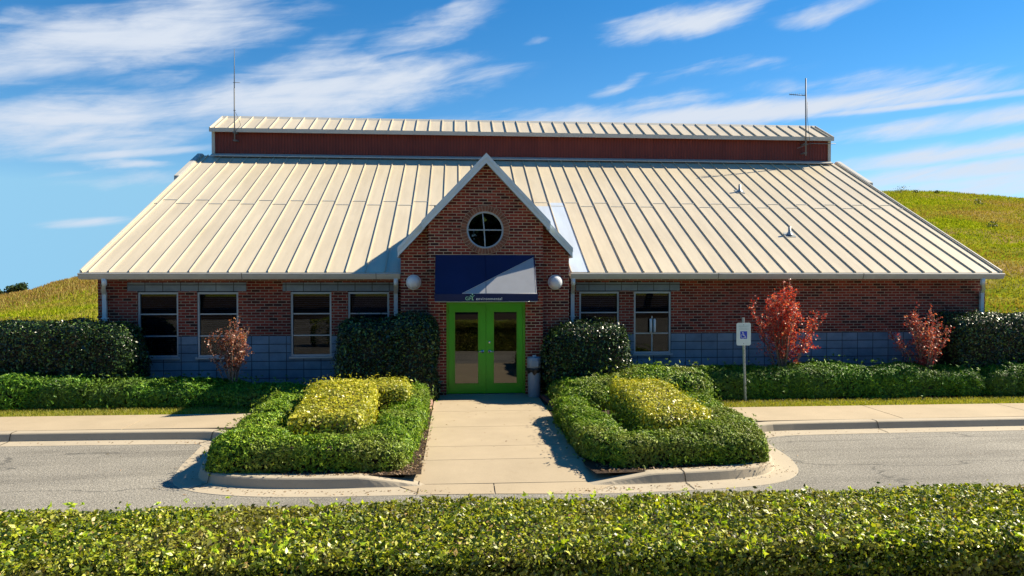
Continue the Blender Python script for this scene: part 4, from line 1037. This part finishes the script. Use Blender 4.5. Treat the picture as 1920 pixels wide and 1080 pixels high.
# islands
juniper('green juniper ring round the gold shrub on the left island', [
    BL(-3.02, 10.76, .46, .52, .52, 3.4), BL(-3.20, 11.9, .42, .32, 1.0, 3.6), BL(-3.22, 13.55, .48, .38, 1.0, 4.5), BL(-2.1, 10.50, .39, .95, .27, 3.6),
    BL(-1.12, 10.88, .42, .46, .66, 3.4), BL(-.93, 12.3, .52, .36, 1.15, 4.5), BL(-.93, 13.8, .60, .36, .8, 4)], 10, dens=1400, size=.058, lump=.055, lsc=3.5, stray=.03, holes=.55)
juniper('green juniper ring round the gold shrub on the right island', [
    BL(2.20, 13.0, .43, .32, 1.05, 4.5), BL(2.22, 11.35, .43, .40, .95, 3.6), BL(3.1, 10.47, .40, 1.0, .30, 3.6), BL(4.15, 10.74, .44, .56, .56, 3.4), BL(4.52, 12.0, .43, .38, .8, 4.5), BL(4.55, 13.3, .44, .38, .7, 4)], 11, dens=1400, size=.058, lump=.055, lsc=3.5, stray=.03, holes=.45)
GG = 'gold clipped shrubs in the island middles'
shrub('golden_shrub', 'gold leaved clipped shrub in the left island, sloping to the drive', 'shrub', [BL(-2.0, 12.2, .74, .60, 1.20, 9, -.02, (.0, .08)), BL(-1.80, 13.5, .80, .95, .5, 8)], MT['l_yellow'], 2800, .046, .5, .45, .02, 5, .05, GG, seed=12)
shrub('golden_shrub', 'gold leaved clipped oval shrub in the right island', 'shrub', [BL(3.54, 12.5, .69, .58, 1.42, 7, .03, (0, .08))], MT['l_yellow'], 2800, .046, .5, .45, .02, 5, .05, GG, seed=13)

# foreground hedge
shrub('foreground_hedge', 'long clipped yellow green hedge across the foreground', 'hedge', [((.6, 5.13, .87), (6.6, .60, .135), 6, .02, (-.003, 0)), ((.6, 5.16, .30), (6.6, .47, .62), 6, .02, (-.003, 0))], MT['l_hedge'], 7200, .030, .54, .85, .022, 5, .06, None, ground=-.14, seed=14, stray=.004)

MT['l_shoot'] = leaf_mat('young_shoot_leaf', [(0, (.26, .42, .02)), (.5, (.42, .56, .03)), (1, (.62, .66, .06))], .4, .35, .5)
hd = bpy.data.objects['foreground_hedge']; n_ = 1500
cx_ = rng.uniform(-5.5, 7, n_); cy_ = 4.52 + 1.2 * rng.random(n_) ** 1.5; keep = hash_noise(np.stack([cx_, cy_, cx_ * 0], 1), 1.6, 77) + rng.normal(size=n_) * .5 > .1; cx_ = cx_[keep]; cy_ = cy_[keep]
C0 = np.stack([cx_, cy_, .87 + .135 - .003 * cx_ - .03 + rng.uniform(-.02, .035, len(cx_))], 1); C0[:, 2] -= np.where(cy_ < 4.60, rng.uniform(0, .08, len(cx_)), 0)
A_ = unit(np.stack([rng.normal(size=len(cx_)) * .4, rng.normal(size=len(cx_)) * .4, np.ones(len(cx_))], 1)); m_ = 5
P = np.repeat(C0, m_, 0); A2 = np.repeat(A_, m_, 0); t_ = unit(A2 * .9 + rng.normal(size=P.shape) * .55); V, F = leaf_quads(P + t_ * .022, unit(A2 + rng.normal(size=P.shape) * .6), .040, .48, .5, updir=t_ * 3)
np_mesh('young_shoots', V, F, [MT['l_shoot']], parent=hd)
# crape myrtles: vase of stems with small leaves
def crape(label, x, y, h, spread, nst, nleaf, mat, seed, zlow=.35, lean=0):
    r = random.Random(seed); root = empty('crape_myrtle', (x, y, -.02), label, 'small tree', 'small autumn crape myrtles by the wall')
    m = MB(); ends = []; 
    for k in range(nst):
        a = 2 * pi * k / nst + r.uniform(-.4, .4); sp = spread * r.uniform(.25, 1.0) * (1 if k % 3 else .35); hh = h * r.uniform(.72, 1.0) * (1 - .22 * (sp / spread) ** 2)
        b0 = Vector((x + .05 * cos(a), y + .05 * sin(a), -.05)); pts = [b0]
        for q in (.25, .5, .75, 1):
            pts.append(Vector((x + sp * q ** 1.1 * cos(a) + r.uniform(-.03, .03), y + .6 * sp * q ** 1.1 * sin(a) + r.uniform(-.03, .03), hh * q ** .9)))
        m.tube([p[:] for p in pts], [.020, .016, .011, .007, .003], 6)
        for q in range(14):
            t = r.uniform(.35, .98); i0 = min(int(t * 4), 3); p = pts[i0].lerp(pts[i0 + 1], t * 4 - i0)
            d = Vector((r.gauss(0, 1), r.gauss(0, .8), r.uniform(.3, 1.4))).normalized() * r.uniform(.12, .32) * (h / 2.2)
            m.tube([p[:], (p + d * .5 + Vector((0, 0, .01)))[:], (p + d)[:]], [.006, .004, .002], 4); ends.append((p, p + d))
        ends.append((pts[2], pts[3])); ends.append((pts[3], pts[4])); ends.append((pts[3], pts[4]))
    m.build('trunk', MT['bark'], root)
    P = []
    for _ in range(nleaf):
        a, b = r.choice(ends); p = a.lerp(b, r.uniform(.1, 1.08)) + Vector((r.gauss(0, .028), r.gauss(0, .028), r.gauss(0, .03)))
        if p.z > zlow + r.uniform(-.15, .15): P.append(p[:])
    P = np.array(P); V, F = leaf_quads(P, np.tile([.3, -.3, .6], (len(P), 1)), .052, .55, 1.0); np_mesh('foliage', V, F, [MT[mat]], parent=root)
crape('smallest brown orange crape myrtle before the left windows', -4.93, 16.2, 1.78, .72, 15, 2700, 'l_orange', 3, .75)
crape('largest bright red crape myrtle right of the parking sign', 7.6, 16.2, 2.6, .86, 26, 6400, 'l_red', 4, .75)
crape('pinkish red crape myrtle near the right end wall', 11.05, 16.2, 2.02, 1.0, 18, 2800, 'l_mixed', 5, .6)

# far trees beyond the hill and behind the viewer
def tree(label, x, y, zb_, h, w, n_, seed, leaf=.5, group='trees beyond the hill', mat='l_tree'):
    r = np.random.default_rng(seed); root = empty('broadleaf_tree', (x, y, zb_), label, 'tree', group)
    m = MB(); m.tube([(x, y, zb_ - .3), (x + .1 * w, y, zb_ + h * .35), (x, y, zb_ + h * .8)], [h * .025, h * .018, h * .005], 8)
    cs = []
    for k in range(14):
        a = r.uniform(0, 6.28); t = r.uniform(.35, .95); rr_ = w * .5 * math.sqrt(1 - (2 * t - 1.15) ** 2 * .7) * r.uniform(.2, .8)
        c = Vector((x + rr_ * cos(a), y + rr_ * sin(a), zb_ + h * t)); cs.append(c)
        m.tube([(x, y, zb_ + h * t * .55), ((x + c.x) / 2, (y + c.y) / 2, zb_ + h * t * .8), c[:]], [h * .010, h * .006, h * .002], 5)
    m.build('trunk', MT['bark'], root)
    ci = r.integers(0, 14, n_); C_ = np.array([c[:] for c in cs])[ci]; d = unit(r.normal(size=(n_, 3))); rad_ = w * .21 * r.uniform(.5, 1.05, n_)
    P = C_ + d * rad_[:, None] * np.array([1, 1, .7]); V, F = leaf_quads(P, d, leaf, .7, .7); np_mesh('crown', V, F, [MT[mat]], parent=root)
for k, (px, top, w, lab) in enumerate([(8, 540, 9, 'dark tree beyond the hill, leftmost of the distant row'), (38, 531, 8, 'rounded dark tree beyond the hill, tallest of the distant row'), (-22, 536, 9, 'dark distant tree at the very left edge')]):
    a = math.atan((px - 960) / 1346) + TH; r_ = 240.; zt_ = CAMH + (518 - top) / 1346 * r_ * cos(a - TH); X_, Y_ = r_ * sin(a), r_ * cos(a)
    zg = float(hill_z(np.array([X_]), np.array([Y_]))[0]); tree(lab, X_, Y_, zg, zt_ - zg, w * .85, 1800, 40 + k, .55)
# weeds on the hill crest
for k, (px, dd, h_, lab) in enumerate([(1688, 93.5, .75, 'leafy weed on the hill crest, tallest of the weeds'), (1716, 93, .35, 'thin weed on the hill crest'), (1755, 93, .3, 'small weed on the hill crest'), (1833, 86, .55, 'dark weed high on the right hill slope'), (1860, 70, .5, 'dark weed half way down the right hill'), (285, 92, .4, 'low weed on the left hill crest')]):
    a = math.atan((px - 960) / 1346) + TH; X_, Y_ = dd * sin(a), dd * cos(a); zg = float((hill_z(np.array([X_]), np.array([Y_])) + hill_bump(np.array([X_]), np.array([Y_])))[0])
    w_ = empty('weed', (X_, Y_, zg), lab, 'weed', 'weeds on the hill'); n_ = 130
    P = np.stack([X_ + rng.normal(size=n_) * h_ * .45, Y_ + rng.normal(size=n_) * h_ * .4, zg + rng.random(n_) ** 1.3 * h_], 1); V, F = leaf_quads(P, rng.normal(size=(n_, 3)), .13, .5, 1); np_mesh('foliage', V, F, [MT['l_tree']], parent=w_)
    m = MB(); m.tube([(X_, Y_, zg - .05), (X_, Y_, zg + h_ * .9)], [.02, .005], 5); m.build('stem', MT['twig'], w_)
sheet('unseen_dark_ground', [(-90, -70), (90, -70), (90, -14.1), (-90, -14.1)], -.14, MT['soil'], 'unseen dark ground added behind the viewer to darken window reflections', 'ground')  # unseen sheet, added so the glass reflects dark ground
for k in range(14):
    tree('broadleaf tree behind the viewer across the car park', -39 + k * 6 + random.uniform(-1, 1), -24 + random.uniform(-3, 3), -.15, random.uniform(11, 15), 10.5, 3800, 70 + k, .55, 'trees behind the viewer', 'l_holly')
